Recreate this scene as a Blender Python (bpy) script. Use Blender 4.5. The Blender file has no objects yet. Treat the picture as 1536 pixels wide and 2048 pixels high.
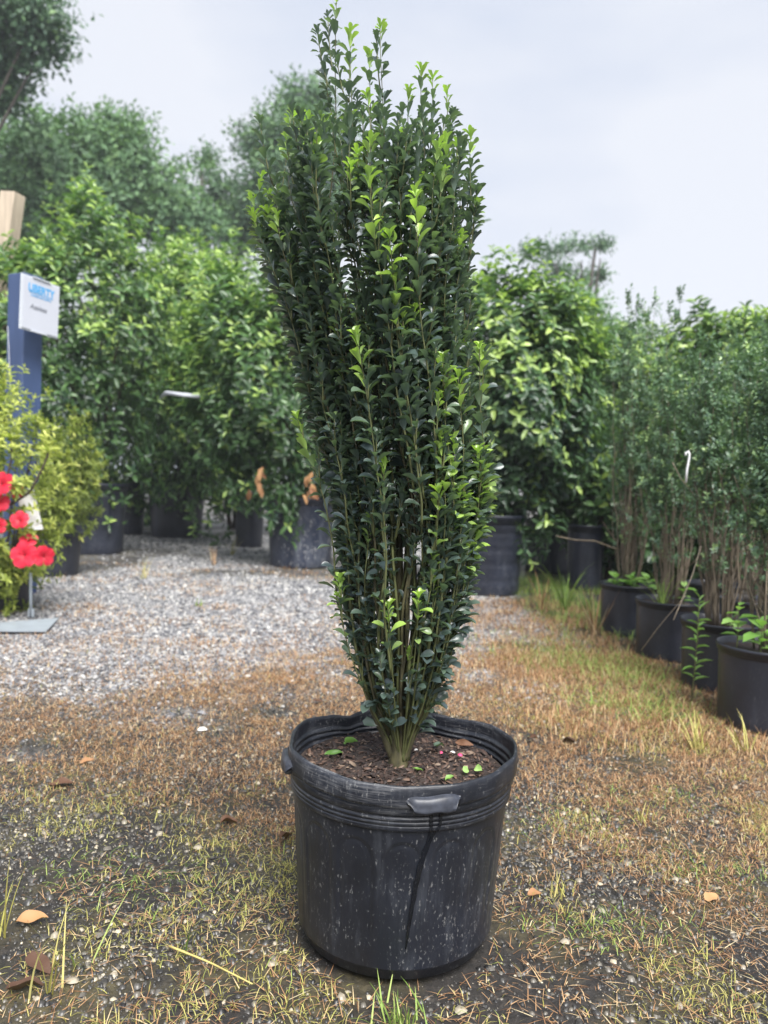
import bpy, math, random
import numpy as np
from mathutils import Matrix, Vector

random.seed(7)
rng = np.random.default_rng(11)
scene = bpy.context.scene
COL = scene.collection
R = math.radians

# ------------------------------------------------------------------ camera
CAM = np.array([0.0, 0.0, 0.884])
PITCH, ROLL, LENS = R(2.5), R(1.8), 26.0
F = LENS / 36.0 * 2048.0
cam_data = bpy.data.cameras.new("camera")
cam = bpy.data.objects.new("camera", cam_data)
COL.objects.link(cam)
cam_data.lens = LENS
cam_data.sensor_width = 36.0
cam_data.clip_start = 0.05
cam_data.clip_end = 600.0
cam.location = CAM
CAM_M = Matrix.Rotation(R(90) - PITCH, 4, 'X') @ Matrix.Rotation(ROLL, 4, 'Z')
cam.rotation_euler = CAM_M.to_euler()
cam_data.dof.use_dof = True
cam_data.dof.focus_distance = 1.36
cam_data.dof.aperture_fstop = 3.7
scene.camera = cam

# ------------------------------------------------------------------ sky and sun
SUN_EL, SUN_AZ = R(54), R(160)        # azimuth measured from +Y towards +X
world = bpy.data.worlds.new("World")
scene.world = world
world.use_nodes = True
wt = world.node_tree
wt.nodes.clear()
w_out = wt.nodes.new("ShaderNodeOutputWorld")
w_sky = wt.nodes.new("ShaderNodeTexSky")
w_sky.sky_type = 'NISHITA'
w_sky.sun_disc = False
w_sky.sun_elevation = SUN_EL
w_sky.sun_rotation = SUN_AZ
w_sky.dust_density = 3.0
w_b1 = wt.nodes.new("ShaderNodeBackground")
w_b1.inputs[1].default_value = 0.12
wt.links.new(w_sky.outputs[0], w_b1.inputs[0])
w_tc = wt.nodes.new("ShaderNodeTexCoord")
w_map = wt.nodes.new("ShaderNodeMapping")
w_map.inputs['Scale'].default_value = (1.0, 1.0, 2.6)
w_noise = wt.nodes.new("ShaderNodeTexNoise")
w_noise.inputs['Scale'].default_value = 1.6
w_noise.inputs['Detail'].default_value = 5.0
w_noise.inputs['Roughness'].default_value = 0.45
w_ramp = wt.nodes.new("ShaderNodeValToRGB")
w_ramp.color_ramp.elements[0].position = 0.36
w_ramp.color_ramp.elements[0].color = (0.39, 0.435, 0.53, 1)
w_ramp.color_ramp.elements[1].position = 0.58
w_ramp.color_ramp.elements[1].color = (0.545, 0.56, 0.60, 1)
wt.links.new(w_tc.outputs['Generated'], w_map.inputs[0])
wt.links.new(w_map.outputs[0], w_noise.inputs['Vector'])
wt.links.new(w_noise.outputs['Fac'], w_ramp.inputs[0])
w_b2 = wt.nodes.new("ShaderNodeBackground")
w_b2.inputs[1].default_value = 1.0
wt.links.new(w_ramp.outputs[0], w_b2.inputs[0])
w_mix = wt.nodes.new("ShaderNodeMixShader")
w_mix.inputs[0].default_value = 0.9
wt.links.new(w_b1.outputs[0], w_mix.inputs[1])
wt.links.new(w_b2.outputs[0], w_mix.inputs[2])
wt.links.new(w_mix.outputs[0], w_out.inputs[0])

sun_data = bpy.data.lights.new("sun", 'SUN')
sun = bpy.data.objects.new("sun", sun_data)
COL.objects.link(sun)
sun_data.energy = 5.0
sun_data.angle = R(40)
sun_data.color = (1.0, 0.975, 0.94)
_sd = Vector((math.sin(SUN_AZ) * math.cos(SUN_EL), math.cos(SUN_AZ) * math.cos(SUN_EL), math.sin(SUN_EL)))
sun.rotation_euler = _sd.to_track_quat('Z', 'Y').to_euler()

scene.view_settings.view_transform = 'Standard'
scene.view_settings.look = 'None'
scene.view_settings.gamma = 1.0
scene.view_settings.exposure = 0.76
scene.view_settings.use_curve_mapping = False
scene.cycles.max_bounces = 6
scene.cycles.diffuse_bounces = 3
scene.cycles.glossy_bounces = 2
scene.cycles.transmission_bounces = 4
scene.cycles.transparent_max_bounces = 4
scene.cycles.use_denoising = True

# ------------------------------------------------------------------ helpers
_M3 = np.array(CAM_M.to_3x3())
def ray(px, py):
    d = np.array([(px - 768.0) / F, -(py - 1024.0) / F, -1.0])
    return _M3 @ d
def at(px, py, Y):                       # the point of the photograph's line of sight at depth Y
    d = ray(px, py)
    return CAM + d * (Y / d[1])
def project(p):
    q = _M3.T @ (np.asarray(p, float) - CAM)
    return 768.0 + q[0] / -q[2] * F, 1024.0 - q[1] / -q[2] * F
def on_ground(px, py, z=0.0):
    d = ray(px, py)
    return CAM + d * ((z - CAM[2]) / d[2])

def _hash(ix, iy, seed):
    h = (ix.astype(np.int64) * 374761393 + iy.astype(np.int64) * 668265263 + seed * 1442695041) & 0x7fffffff
    h = ((h ^ (h >> 13)) * 1274126177) & 0x7fffffff
    return ((h ^ (h >> 16)) & 0xffff) / 65535.0
def vnoise(x, y, seed=0):
    x = np.asarray(x, float); y = np.asarray(y, float)
    ix, iy = np.floor(x), np.floor(y)
    fx, fy = x - ix, y - iy
    fx = fx * fx * (3 - 2 * fx); fy = fy * fy * (3 - 2 * fy)
    a, b = _hash(ix, iy, seed), _hash(ix + 1, iy, seed)
    c, d = _hash(ix, iy + 1, seed), _hash(ix + 1, iy + 1, seed)
    return (a * (1 - fx) + b * fx) * (1 - fy) + (c * (1 - fx) + d * fx) * fy
def fbm(x, y, seed=0, oct=4):
    s = 0; a = 0.5; t = 0
    for k in range(oct):
        s = s + a * vnoise(np.asarray(x) * 2 ** k, np.asarray(y) * 2 ** k, seed + k * 17); t += a; a *= 0.5
    return s / t
def smooth(a, b, x):
    t = np.clip((x - a) / (b - a), 0, 1)
    return t * t * (3 - 2 * t)
def unit(v):
    v = np.asarray(v, float)
    return v / np.maximum(np.linalg.norm(v, axis=-1, keepdims=True), 1e-9)

def make_mesh(name, V, faces, mat, smooth_shade=True, attrs=None):
    V = np.asarray(V, np.float32).reshape(-1, 3)
    faces = [np.asarray(f, np.int32) for f in faces if len(f)]
    me = bpy.data.meshes.new(name)
    me.vertices.add(len(V))
    me.vertices.foreach_set("co", V.ravel())
    loops = np.concatenate([f.ravel() for f in faces])
    counts = np.concatenate([np.full(len(f), f.shape[1], np.int32) for f in faces])
    starts = np.concatenate([[0], np.cumsum(counts)[:-1]]).astype(np.int32)
    me.loops.add(len(loops))
    me.loops.foreach_set("vertex_index", loops)
    me.polygons.add(len(counts))
    me.polygons.foreach_set("loop_start", starts)
    me.polygons.foreach_set("loop_total", counts)
    me.polygons.foreach_set("use_smooth", np.full(len(counts), smooth_shade))
    for k, a in (attrs or {}).items():
        at_ = me.attributes.new(k, 'FLOAT', 'POINT')
        at_.data.foreach_set("value", np.asarray(a, np.float32))
    me.update(calc_edges=True)
    me.validate()
    if mat: me.materials.append(mat)
    return me
def link(name, me, parent=None):
    o = bpy.data.objects.new(name, me)
    COL.objects.link(o)
    if parent is not None: o.parent = parent
    return o
def tag(o, label=None, cat=None, group=None, kind=None):
    if label: o['label'] = label
    if cat: o['category'] = cat
    if group: o['group'] = group
    if kind: o['kind'] = kind
    return o
def thing(name, label, cat, loc=(0, 0, 0), group=None, rot=(0, 0, 0)):
    o = bpy.data.objects.new(name, None)
    COL.objects.link(o)
    o.empty_display_size = 0.05
    o.location = [float(c) for c in loc]
    o.rotation_euler = rot
    return tag(o, label, cat, group)
_made = {}
def LOC(o):                                # world position of a top-level Empty
    return np.array(o.location)

class Acc:                                 # gathers pieces of ONE part
    def __init__(s): s.V = []; s.F = {}; s.n = 0; s.A = []
    def add(s, V, faces, a=0.0):
        V = np.asarray(V, float).reshape(-1, 3)
        for f in faces:
            f = np.asarray(f, int)
            if len(f): s.F.setdefault(f.shape[1], []).append(f + s.n)
        s.V.append(V); s.n += len(V)
        s.A.append(np.broadcast_to(np.asarray(a, float), (len(V),)))
    def mesh(s, name, mat, sm=True, attr=None):
        V = np.concatenate(s.V)
        return make_mesh(name, V, [np.concatenate(x) for x in s.F.values()], mat, sm,
                         {attr: np.concatenate(s.A)} if attr else None)
    def build(s, name, mat, parent=None, sm=True, attr=None):
        return link(name, s.mesh(name, mat, sm, attr), parent)

def tube(P, rad, sides=6, cap=True):
    P = np.asarray(P, float); n = len(P)
    rad = np.broadcast_to(np.asarray(rad, float), (n,))
    T = unit(np.gradient(P, axis=0))
    ref = np.array([1.0, 0, 0]) if abs(T[0][0]) < 0.8 else np.array([0, 1.0, 0])
    X = unit(np.cross(np.cross(T, ref), T)); Y = np.cross(T, X)
    ang = np.arange(sides) / sides * 2 * np.pi
    V = P[:, None, :] + rad[:, None, None] * (np.cos(ang)[None, :, None] * X[:, None, :] + np.sin(ang)[None, :, None] * Y[:, None, :])
    V = V.reshape(-1, 3)
    i = np.arange(n - 1)[:, None] * sides; j = np.arange(sides)[None, :]; k = (j + 1) % sides
    Q = np.stack([i + j, i + k, i + sides + k, i + sides + j], -1).reshape(-1, 4)
    fs = [Q]
    if cap:
        V = np.concatenate([V, P[:1], P[-1:]])
        a = np.arange(sides); b = (a + 1) % sides
        fs.append(np.concatenate([np.stack([b, a, np.full(sides, n * sides)], -1),
                                  np.stack([(n - 1) * sides + a, (n - 1) * sides + b, np.full(sides, n * sides + 1)], -1)]))
    return V, fs
def box(c, s, rz=0.0, bevel=0.0):
    c = np.asarray(c, float); h = np.asarray(s, float) / 2
    b = min(bevel, h.min() * 0.9)
    V = []
    for z in (-1, 1):
        for (zz, ins) in (((-1), b), ((-1), 0)) if z < 0 else ((1, 0), (1, b)):
            hx, hy = h[0] - ins, h[1] - ins
            zc = z * h[2] if ins == b and b > 0 else z * (h[2] - b)
            q = b if b > 0 else 0
            V += [(-hx, -hy + (q if ins == 0 else 0), zc), (-hx + (q if ins == 0 else 0), -hy, zc), (hx - (q if ins == 0 else 0), -hy, zc), (hx, -hy + (q if ins == 0 else 0), zc),
                  (hx, hy - (q if ins == 0 else 0), zc), (hx - (q if ins == 0 else 0), hy, zc), (-hx + (q if ins == 0 else 0), hy, zc), (-hx, hy - (q if ins == 0 else 0), zc)]
    V = np.array(V)
    n = 8
    Q = []
    for r in range(3):
        for j in range(n):
            k = (j + 1) % n
            Q.append((r * n + j, r * n + k, (r + 1) * n + k, (r + 1) * n + j))
    cs, sn = math.cos(rz), math.sin(rz)
    W = np.stack([V[:, 0] * cs - V[:, 1] * sn, V[:, 0] * sn + V[:, 1] * cs, V[:, 2]], -1) + c
    caps = np.array([list(range(7, -1, -1)), list(range(24, 32))])
    return W, [np.array(Q), caps]

# leaf-like templates: length along +Y (0..1), width along X (unit half width 0.5), upper face +Z
def leaf_template(rows, widths, fold=0.12, droop=0.25, power=2.0):
    V = [(0, 0, 0)]
    for t, w in zip(rows, widths):
        z = -droop * t ** power
        V += [(-w * 0.5, t, z + fold * w), (0, t, z), (w * 0.5, t, z + fold * w)]
    V.append((0, 1, -droop))
    n = len(rows)
    tri = [(0, 2, 1), (0, 3, 2)]
    quad = []
    for r in range(n - 1):
        b = 1 + r * 3
        quad += [(b, b + 1, b + 4, b + 3), (b + 1, b + 2, b + 5, b + 4)]
    b = 1 + (n - 1) * 3; e = 1 + n * 3
    tri += [(b, b + 1, e), (b + 1, b + 2, e)]
    return np.array(V, float), [np.array(quad, int).reshape(-1, 4), np.array(tri, int)]
LEAF_BOX = leaf_template([0.10, 0.30, 0.54, 0.76, 0.91, 0.98], [0.20, 0.52, 0.86, 1.0, 0.80, 0.44], 0.18, 0.34, 2.2)
LEAF_MED = leaf_template([0.32, 0.76], [0.92, 0.86], 0.15, 0.30)
LEAF_BOX_LITE = leaf_template([0.24, 0.56, 0.80, 0.95], [0.44, 0.88, 1.0, 0.62], 0.18, 0.34, 2.2)
LEAF_BOX_BACK = leaf_template([0.4, 0.84], [0.70, 1.0], 0.18, 0.34, 2.2)
LEAF_LOW = leaf_template([0.5], [1.0], 0.16, 0.2)
LEAF_FAR = (np.array([(0, 0, 0), (-.5, .5, .04), (0, 1, -.2), (.5, .5, .04)]), [np.array([(0, 3, 2), (0, 2, 1)])])
LEAF_POINT = leaf_template([0.28, 0.66], [0.88, 0.78], 0.14, 0.28)

def frames(axis, normal):
    a = unit(axis); x = unit(np.cross(a, normal)); z = np.cross(x, a)
    return np.stack([x, a, z], -1)          # (N,3,3) columns
def scatter(tmpl, pos, fr, size):
    TV, TF = tmpl
    L = TV[None] * np.asarray(size)[:, None, :]
    V = np.einsum('nij,nvj->nvi', fr, L) + pos[:, None, :]
    n, k = len(pos), len(TV)
    off = (np.arange(n) * k)[:, None, None]
    return V.reshape(-1, 3), [(f[None] + off).reshape(-1, f.shape[1]) for f in TF], k

# ------------------------------------------------------------------ materials
def new_mat(name):
    m = bpy.data.materials.new(name); m.use_nodes = True
    nt = m.node_tree; nt.nodes.clear()
    out = nt.nodes.new("ShaderNodeOutputMaterial")
    p = nt.nodes.new("ShaderNodeBsdfPrincipled")
    nt.links.new(p.outputs[0], out.inputs[0])
    return m, nt, p, out
def ramp(nt, fac, stops):
    r = nt.nodes.new("ShaderNodeValToRGB")
    e = r.color_ramp.elements
    while len(e) < len(stops): e.new(0.5)
    for i, (pos, c) in enumerate(stops):
        e[i].position = pos; e[i].color = (*c, 1)
    if fac is not None: nt.links.new(fac, r.inputs[0])
    return r
def math_node(nt, op, a, b=None, clamp=False):
    n = nt.nodes.new("ShaderNodeMath"); n.operation = op; n.use_clamp = clamp
    for i, v in enumerate((a, b)):
        if v is None: continue
        if isinstance(v, (int, float)): n.inputs[i].default_value = v
        else: nt.links.new(v, n.inputs[i])
    return n.outputs[0]
def noise(nt, scale, detail=4, rough=0.5, coord='Object', vscale=None, dist=0.0):
    tc = nt.nodes.new("ShaderNodeTexCoord")
    n = nt.nodes.new("ShaderNodeTexNoise")
    n.inputs['Scale'].default_value = scale; n.inputs['Detail'].default_value = detail
    n.inputs['Roughness'].default_value = rough; n.inputs['Distortion'].default_value = dist
    if vscale:
        mp = nt.nodes.new("ShaderNodeMapping"); mp.inputs['Scale'].default_value = vscale
        nt.links.new(tc.outputs[coord], mp.inputs[0]); nt.links.new(mp.outputs[0], n.inputs['Vector'])
    else:
        nt.links.new(tc.outputs[coord], n.inputs['Vector'])
    return n.outputs['Fac']
def mixc(nt, fac, a, b, mode='MIX'):
    n = nt.nodes.new("ShaderNodeMix"); n.data_type = 'RGBA'; n.blend_type = mode
    for idx, v in ((0, fac), (6, a), (7, b)):
        if isinstance(v, (int, float)): n.inputs[idx].default_value = v
        elif isinstance(v, tuple): n.inputs[idx].default_value = (*v, 1)
        else: nt.links.new(v, n.inputs[idx])
    return n.outputs[2]
def bump(nt, p, height, strength=0.3, dist=0.002):
    b = nt.nodes.new("ShaderNodeBump"); b.inputs['Strength'].default_value = strength; b.inputs['Distance'].default_value = dist
    nt.links.new(height, b.inputs['Height']); nt.links.new(b.outputs[0], p.inputs['Normal'])
def island_random(nt):
    g = nt.nodes.new("ShaderNodeNewGeometry"); oi = nt.nodes.new("ShaderNodeObjectInfo")
    s = math_node(nt, 'ADD', g.outputs['Random Per Island'], oi.outputs['Random'])
    return math_node(nt, 'FRACT', s), g

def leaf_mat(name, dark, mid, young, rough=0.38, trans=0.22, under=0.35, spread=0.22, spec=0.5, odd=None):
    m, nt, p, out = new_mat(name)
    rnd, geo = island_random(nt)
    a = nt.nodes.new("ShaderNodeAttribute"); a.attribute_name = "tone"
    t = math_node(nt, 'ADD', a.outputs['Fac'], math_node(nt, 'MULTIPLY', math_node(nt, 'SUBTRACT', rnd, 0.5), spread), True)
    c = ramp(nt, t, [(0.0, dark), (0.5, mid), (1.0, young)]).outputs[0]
    if odd:
        pick = math_node(nt, 'GREATER_THAN', math_node(nt, 'FRACT', math_node(nt, 'MULTIPLY', rnd, 37.7)), 1.0 - odd[1])
        c = mixc(nt, pick, c, odd[0])
    pale = mixc(nt, 1.0, c, (0.06, 0.085, 0.05), 'ADD')
    c2 = mixc(nt, math_node(nt, 'MULTIPLY', geo.outputs['Backfacing'], under), c, pale)
    nt.links.new(c2, p.inputs['Base Color'])
    p.inputs['Roughness'].default_value = rough
    p.inputs['Specular IOR Level'].default_value = spec
    tr = nt.nodes.new("ShaderNodeBsdfTranslucent")
    tc = mixc(nt, 1.0, c2, (1.3, 1.45, 0.7), 'MULTIPLY')
    nt.links.new(tc, tr.inputs[0])
    mx = nt.nodes.new("ShaderNodeMixShader"); mx.inputs[0].default_value = trans
    nt.links.new(p.outputs[0], mx.inputs[1]); nt.links.new(tr.outputs[0], mx.inputs[2])
    nt.links.new(mx.outputs[0], out.inputs[0])
    return m
def plain_mat(name, col, rough=0.6, var=0.25, scale=8.0, metallic=0.0, vscale=None, bmp=0.0, coord='Object', spec=0.5):
    m, nt, p, out = new_mat(name)
    f = noise(nt, scale, 5, 0.6, coord, vscale)
    lo = tuple(c * (1 - var) for c in col); hi = tuple(min(1, c * (1 + var)) for c in col)
    nt.links.new(ramp(nt, f, [(0.3, lo), (0.7, hi)]).outputs[0], p.inputs['Base Color'])
    p.inputs['Roughness'].default_value = rough; p.inputs['Metallic'].default_value = metallic
    p.inputs['Specular IOR Level'].default_value = spec
    if bmp: bump(nt, p, f, bmp)
    return m
def island_mat(name, stops, rough=0.8, spec=0.4, trans=0.0, grain=None):
    m, nt, p, out = new_mat(name)
    rnd, geo = island_random(nt)
    c = ramp(nt, rnd, stops).outputs[0]
    if grain:
        f = noise(nt, grain, 4, 0.6)
        c = mixc(nt, 1.0, c, ramp(nt, f, [(0.3, (0.6, 0.6, 0.6)), (0.7, (1.25, 1.25, 1.25))]).outputs[0], 'MULTIPLY')
    nt.links.new(c, p.inputs['Base Color'])
    p.inputs['Roughness'].default_value = rough; p.inputs['Specular IOR Level'].default_value = spec
    if trans:
        tr = nt.nodes.new("ShaderNodeBsdfTranslucent"); nt.links.new(c, tr.inputs[0])
        mx = nt.nodes.new("ShaderNodeMixShader"); mx.inputs[0].default_value = trans
        nt.links.new(p.outputs[0], mx.inputs[1]); nt.links.new(tr.outputs[0], mx.inputs[2]); nt.links.new(mx.outputs[0], out.inputs[0])
    return m

def ground_mat():
    m, nt, p, out = new_mat("ground_soil")
    n1 = noise(nt, 3.0, 6, 0.6); n2 = noise(nt, 60.0, 5, 0.65); n3 = noise(nt, 1.1, 3, 0.5)
    soil = ramp(nt, n2, [(0.3, (0.008, 0.0075, 0.007)), (0.55, (0.022, 0.019, 0.017)), (0.75, (0.055, 0.047, 0.04))]).outputs[0]
    moss = ramp(nt, n2, [(0.3, (0.025, 0.022, 0.012)), (0.7, (0.09, 0.075, 0.035))]).outputs[0]
    c = mixc(nt, ramp(nt, n1, [(0.48, (0, 0, 0)), (0.62, (1, 1, 1))]).outputs[0], soil, moss)
    # the gravelled yard further out: attribute written per vertex by the ground builder
    a = nt.nodes.new("ShaderNodeAttribute"); a.attribute_name = "gravel"
    tc = nt.nodes.new("ShaderNodeTexCoord"); vo = nt.nodes.new("ShaderNodeTexVoronoi")
    vo.inputs['Scale'].default_value = 48.0
    nt.links.new(tc.outputs['Object'], vo.inputs['Vector'])
    sep = nt.nodes.new("ShaderNodeSeparateColor"); nt.links.new(vo.outputs['Color'], sep.inputs[0])
    g = ramp(nt, sep.outputs[0], [(0.0, (0.07, 0.07, 0.075)), (0.5, (0.24, 0.24, 0.245)), (1.0, (0.55, 0.53, 0.50))]).outputs[0]
    c = mixc(nt, a.outputs['Fac'], c, g)
    nt.links.new(c, p.inputs['Base Color'])
    nt.links.new(ramp(nt, n3, [(0.35, (0.35,) * 3), (0.6, (0.85,) * 3)]).outputs[0], p.inputs['Roughness'])
    bump(nt, p, n2, 0.8, 0.006)
    return m

def pot_mat(name="black_plastic", dust=0.5, big=1.0, base=(0.016, 0.018, 0.024), collar=9.0):
    m, nt, p, out = new_mat(name)
    streak = noise(nt, 42.0 / big, 6, 0.7, 'Object', (1, 1, 0.12))
    speck = noise(nt, 210.0 / big, 3, 0.7, 'Object', (1, 1, 0.45))
    patch = noise(nt, 5.0 / big, 5, 0.6, 'Object')
    ring = noise(nt, 90.0 / big, 5, 0.75, 'Object', (0.22, 0.22, 4.0))
    c = ramp(nt, patch, [(0.3, tuple(x * 0.6 for x in base)), (0.75, tuple(x * 1.9 for x in base))]).outputs[0]
    d1 = ramp(nt, math_node(nt, 'MULTIPLY', streak, math_node(nt, 'ADD', patch, 0.35)), [(0.44, (0, 0, 0)), (0.66, (1, 1, 1))]).outputs[0]
    c = mixc(nt, math_node(nt, 'MULTIPLY', d1, 0.08 * dust), c, (0.34, 0.37, 0.42))
    d2 = ramp(nt, math_node(nt, 'ADD', speck, math_node(nt, 'MULTIPLY', math_node(nt, 'SUBTRACT', patch, .5), .25)), [(0.605, (0, 0, 0)), (0.69, (1, 1, 1))]).outputs[0]
    c = mixc(nt, math_node(nt, 'MULTIPLY', d2, 0.32 * dust), c, (0.36, 0.36, 0.35))
    d3 = ramp(nt, math_node(nt, 'MULTIPLY', ring, math_node(nt, 'ADD', patch, .45)), [(0.50, (0, 0, 0)), (0.62, (1, 1, 1))]).outputs[0]
    tcz = nt.nodes.new("ShaderNodeTexCoord"); sz_ = nt.nodes.new("ShaderNodeSeparateXYZ"); nt.links.new(tcz.outputs['Object'], sz_.inputs[0])
    d3 = math_node(nt, 'MULTIPLY', d3, math_node(nt, 'GREATER_THAN', sz_.outputs[2], collar))
    c = mixc(nt, math_node(nt, 'MULTIPLY', d3, 0.15 * dust), c, (0.40, 0.40, 0.40))
    nt.links.new(c, p.inputs['Base Color'])
    r = ramp(nt, streak, [(0.3, (0.28,) * 3), (0.7, (0.50,) * 3)]).outputs[0]
    nt.links.new(r, p.inputs['Roughness'])
    bump(nt, p, speck, 0.25, 0.001)
    return m

M = {}
M['ground'] = ground_mat()
M['pot'] = pot_mat("black_plastic_weathered", 1.0, 1.0, (0.0085, 0.0102, 0.0155), .289)
M['pot_far'] = pot_mat("black_plastic_dusty", 0.7, 2.0, (0.014, 0.017, 0.028))
M['pot_smear'] = pot_mat("black_plastic_smeared", 3.2, 4.0, (0.018, 0.023, 0.04))
M['pot_dark'] = pot_mat("black_plastic_clean", 0.25, 1.6, (0.014, 0.016, 0.024))
M['boxwood'] = leaf_mat("boxwood_leaf", (0.058, 0.085, 0.094), (0.105, 0.160, 0.108), (0.42, 0.62, 0.11), 0.33, 0.26, 0.5, 0.25, 1.0)
M['holly'] = leaf_mat("small_holly_leaf", (0.068, 0.125, 0.085), (0.17, 0.285, 0.14), (0.38, 0.52, 0.20), 0.35, 0.18, 0.4)
M['laurel'] = leaf_mat("laurel_leaf", (0.020, 0.044, 0.034), (0.10, 0.19, 0.075), (0.42, 0.56, 0.15), 0.33, 0.25, 0.4)
M['camellia'] = leaf_mat("camellia_leaf", (0.018, 0.044, 0.028), (0.11, 0.215, 0.065), (0.42, 0.56, 0.15), 0.33, 0.28, 0.4)
M['azalea'] = leaf_mat("azalea_leaf", (0.06, 0.09, 0.022), (0.27, 0.33, 0.06), (0.62, 0.64, 0.18), 0.5, 0.3, 0.4)
M['tree'] = leaf_mat("tree_leaf", (0.040, 0.090, 0.055), (0.105, 0.205, 0.09), (0.20, 0.33, 0.13), 0.6, 0.2, 0.3)
M['weed'] = leaf_mat("weed_leaf", (0.07, 0.17, 0.03), (0.17, 0.34, 0.07), (0.32, 0.50, 0.16), 0.5, 0.3, 0.3)
M['dry_leaf_mat'] = leaf_mat("dead_leaf", (0.07, 0.035, 0.022), (0.22, 0.10, 0.045), (0.48, 0.27, 0.12), 0.7, 0.1, 0.2)
M['bark'] = plain_mat("olive_bark", (0.062, 0.056, 0.025), 0.75, 0.75, 70.0, vscale=(1, 1, 0.4), bmp=0.9)
M['twig'] = plain_mat("green_twig", (0.10, 0.11, 0.04), 0.6, 0.4, 30.0)
M['stem_grey'] = plain_mat("grey_brown_stem", (0.15, 0.12, 0.085), 0.8, 0.45, 40.0, vscale=(1, 1, 0.2), bmp=0.4)
M['stem_dark'] = plain_mat("dark_stem", (0.05, 0.036, 0.026), 0.8, 0.4, 30.0)
M['trunk'] = plain_mat("trunk_bark", (0.07, 0.06, 0.05), 0.9, 0.4, 6.0)
M['soil'] = plain_mat("potting_soil", (0.030, 0.020, 0.016), 0.85, 0.7, 70.0, bmp=0.8)
M['chips'] = island_mat("bark_chips", [(0.0, (0.014, 0.010, 0.009)), (0.5, (0.05, 0.03, 0.024)), (0.85, (0.11, 0.065, 0.045)), (1.0, (0.20, 0.15, 0.11))], 0.6)
M['gravel'] = island_mat("grey_gravel", [(0.0, (0.035, 0.036, 0.042)), (0.35, (0.13, 0.134, 0.148)), (0.7, (0.25, 0.25, 0.262)), (0.92, (0.40, 0.395, 0.385)), (1.0, (0.56, 0.55, 0.53))], 0.55, 0.5, grain=90.0)
M['pebble'] = island_mat("wet_pebbles", [(0.0, (0.016, 0.016, 0.017)), (0.6, (0.065, 0.062, 0.058)), (0.92, (0.16, 0.145, 0.12)), (1.0, (0.48, 0.42, 0.31))], 0.35, 0.5, grain=120.0)
M['dry_grass'] = island_mat("dry_grass", [(0.0, (0.10, 0.05, 0.027)), (0.4, (0.34, 0.185, 0.092)), (0.75, (0.50, 0.31, 0.165)), (0.93, (0.62, 0.46, 0.26)), (1.0, (0.76, 0.66, 0.42))], 0.7, 0.2, 0.2)
M['yellow_grass'] = island_mat("yellow_green_grass", [(0.0, (0.22, 0.20, 0.05)), (0.5, (0.46, 0.44, 0.12)), (0.85, (0.62, 0.54, 0.22)), (1.0, (0.28, 0.38, 0.08))], 0.6, 0.3, 0.25)
M['green_grass'] = island_mat("green_grass", [(0.0, (0.12, 0.22, 0.04)), (0.6, (0.26, 0.38, 0.08)), (1.0, (0.42, 0.50, 0.16))], 0.55, 0.3, 0.3)
M['blue_paint'] = plain_mat("blue_paint", (0.042, 0.070, 0.155), 0.55, 0.22, 9.0, vscale=(1, 1, 0.2))
M['raw_wood'] = plain_mat("weathered_timber", (0.46, 0.38, 0.29), 0.8, 0.25, 14.0, vscale=(1, 1, 0.08), bmp=0.3)
M['paper'] = plain_mat("white_sheet", (0.50, 0.52, 0.58), 0.35, 0.03, 4.0)
M['clear'] = plain_mat("acrylic_edge", (0.55, 0.58, 0.62), 0.15, 0.05, 4.0)
M['cyan'] = plain_mat("cyan_print", (0.05, 0.33, 0.66), 0.5, 0.05)
M['ink'] = plain_mat("grey_ink", (0.10, 0.11, 0.14), 0.6, 0.1)
M['metal'] = plain_mat("galvanised_plate", (0.32, 0.36, 0.40), 0.45, 0.1, 12.0, 0.2)
M['pvc'] = plain_mat("grey_pipe", (0.45, 0.47, 0.52), 0.4, 0.08)
M['white_plastic'] = plain_mat("white_tag", (0.80, 0.80, 0.82), 0.45, 0.04)
M['petal'] = leaf_mat("red_petal", (0.40, 0.006, 0.02), (0.66, 0.016, 0.05), (0.74, 0.05, 0.10), 0.5, 0.35, 0.1)
M['pink'] = plain_mat("pink_petal", (0.55, 0.06, 0.16), 0.6, 0.2, 60)
M['perlite'] = plain_mat("perlite", (0.70, 0.69, 0.66), 0.8, 0.1, 80)
M['wet'] = plain_mat("wet_streak", (0.004, 0.005, 0.008), 0.12, 0.2, 20)
M['scuff'] = plain_mat("pale_scuff", (0.30, 0.33, 0.38), 0.7, 0.5, 120.0, vscale=(1, 1, 0.12))
M['stone'] = plain_mat("pale_stone", (0.30, 0.265, 0.20), 0.7, 0.25, 60, bmp=0.4)

# ------------------------------------------------------------------ ground zones (world metres)
def z_ground(x, y):
    near = 1 - smooth(6, 14, np.hypot(x, y))
    return (0.022 * (fbm(x * 1.3, y * 1.3, 3) - 0.5) + 0.012 * (fbm(x * 7, y * 7, 5) - 0.5)) * near
def zone_gravel(x, y):
    n = fbm(x * 1.1, y * 1.1, 21) - 0.5
    edge = 3.22 + 2.4 * n + 0.75 * smooth(0.2, 1.0, x) - .25 * smooth(-.6, -1.6, x)
    right = 1.02 + 0.5 * n - 0.05 * (y - 3)
    g = smooth(edge - 0.65, edge + 0.55, y + 1.1 * (fbm(x * 4.5, y * 4.5, 23) - .5)) * (1 - smooth(right - 0.15, right + 0.3, x) * (1 - smooth(7.5, 8.5, y)))
    g = g * (1 - .8 * smooth(6.0, 6.8, y) * (1 - smooth(8.2, 9.0, y)) * smooth(.42, .58, fbm(x * 1.5, y * 1.5, 131)))
    return g
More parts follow.
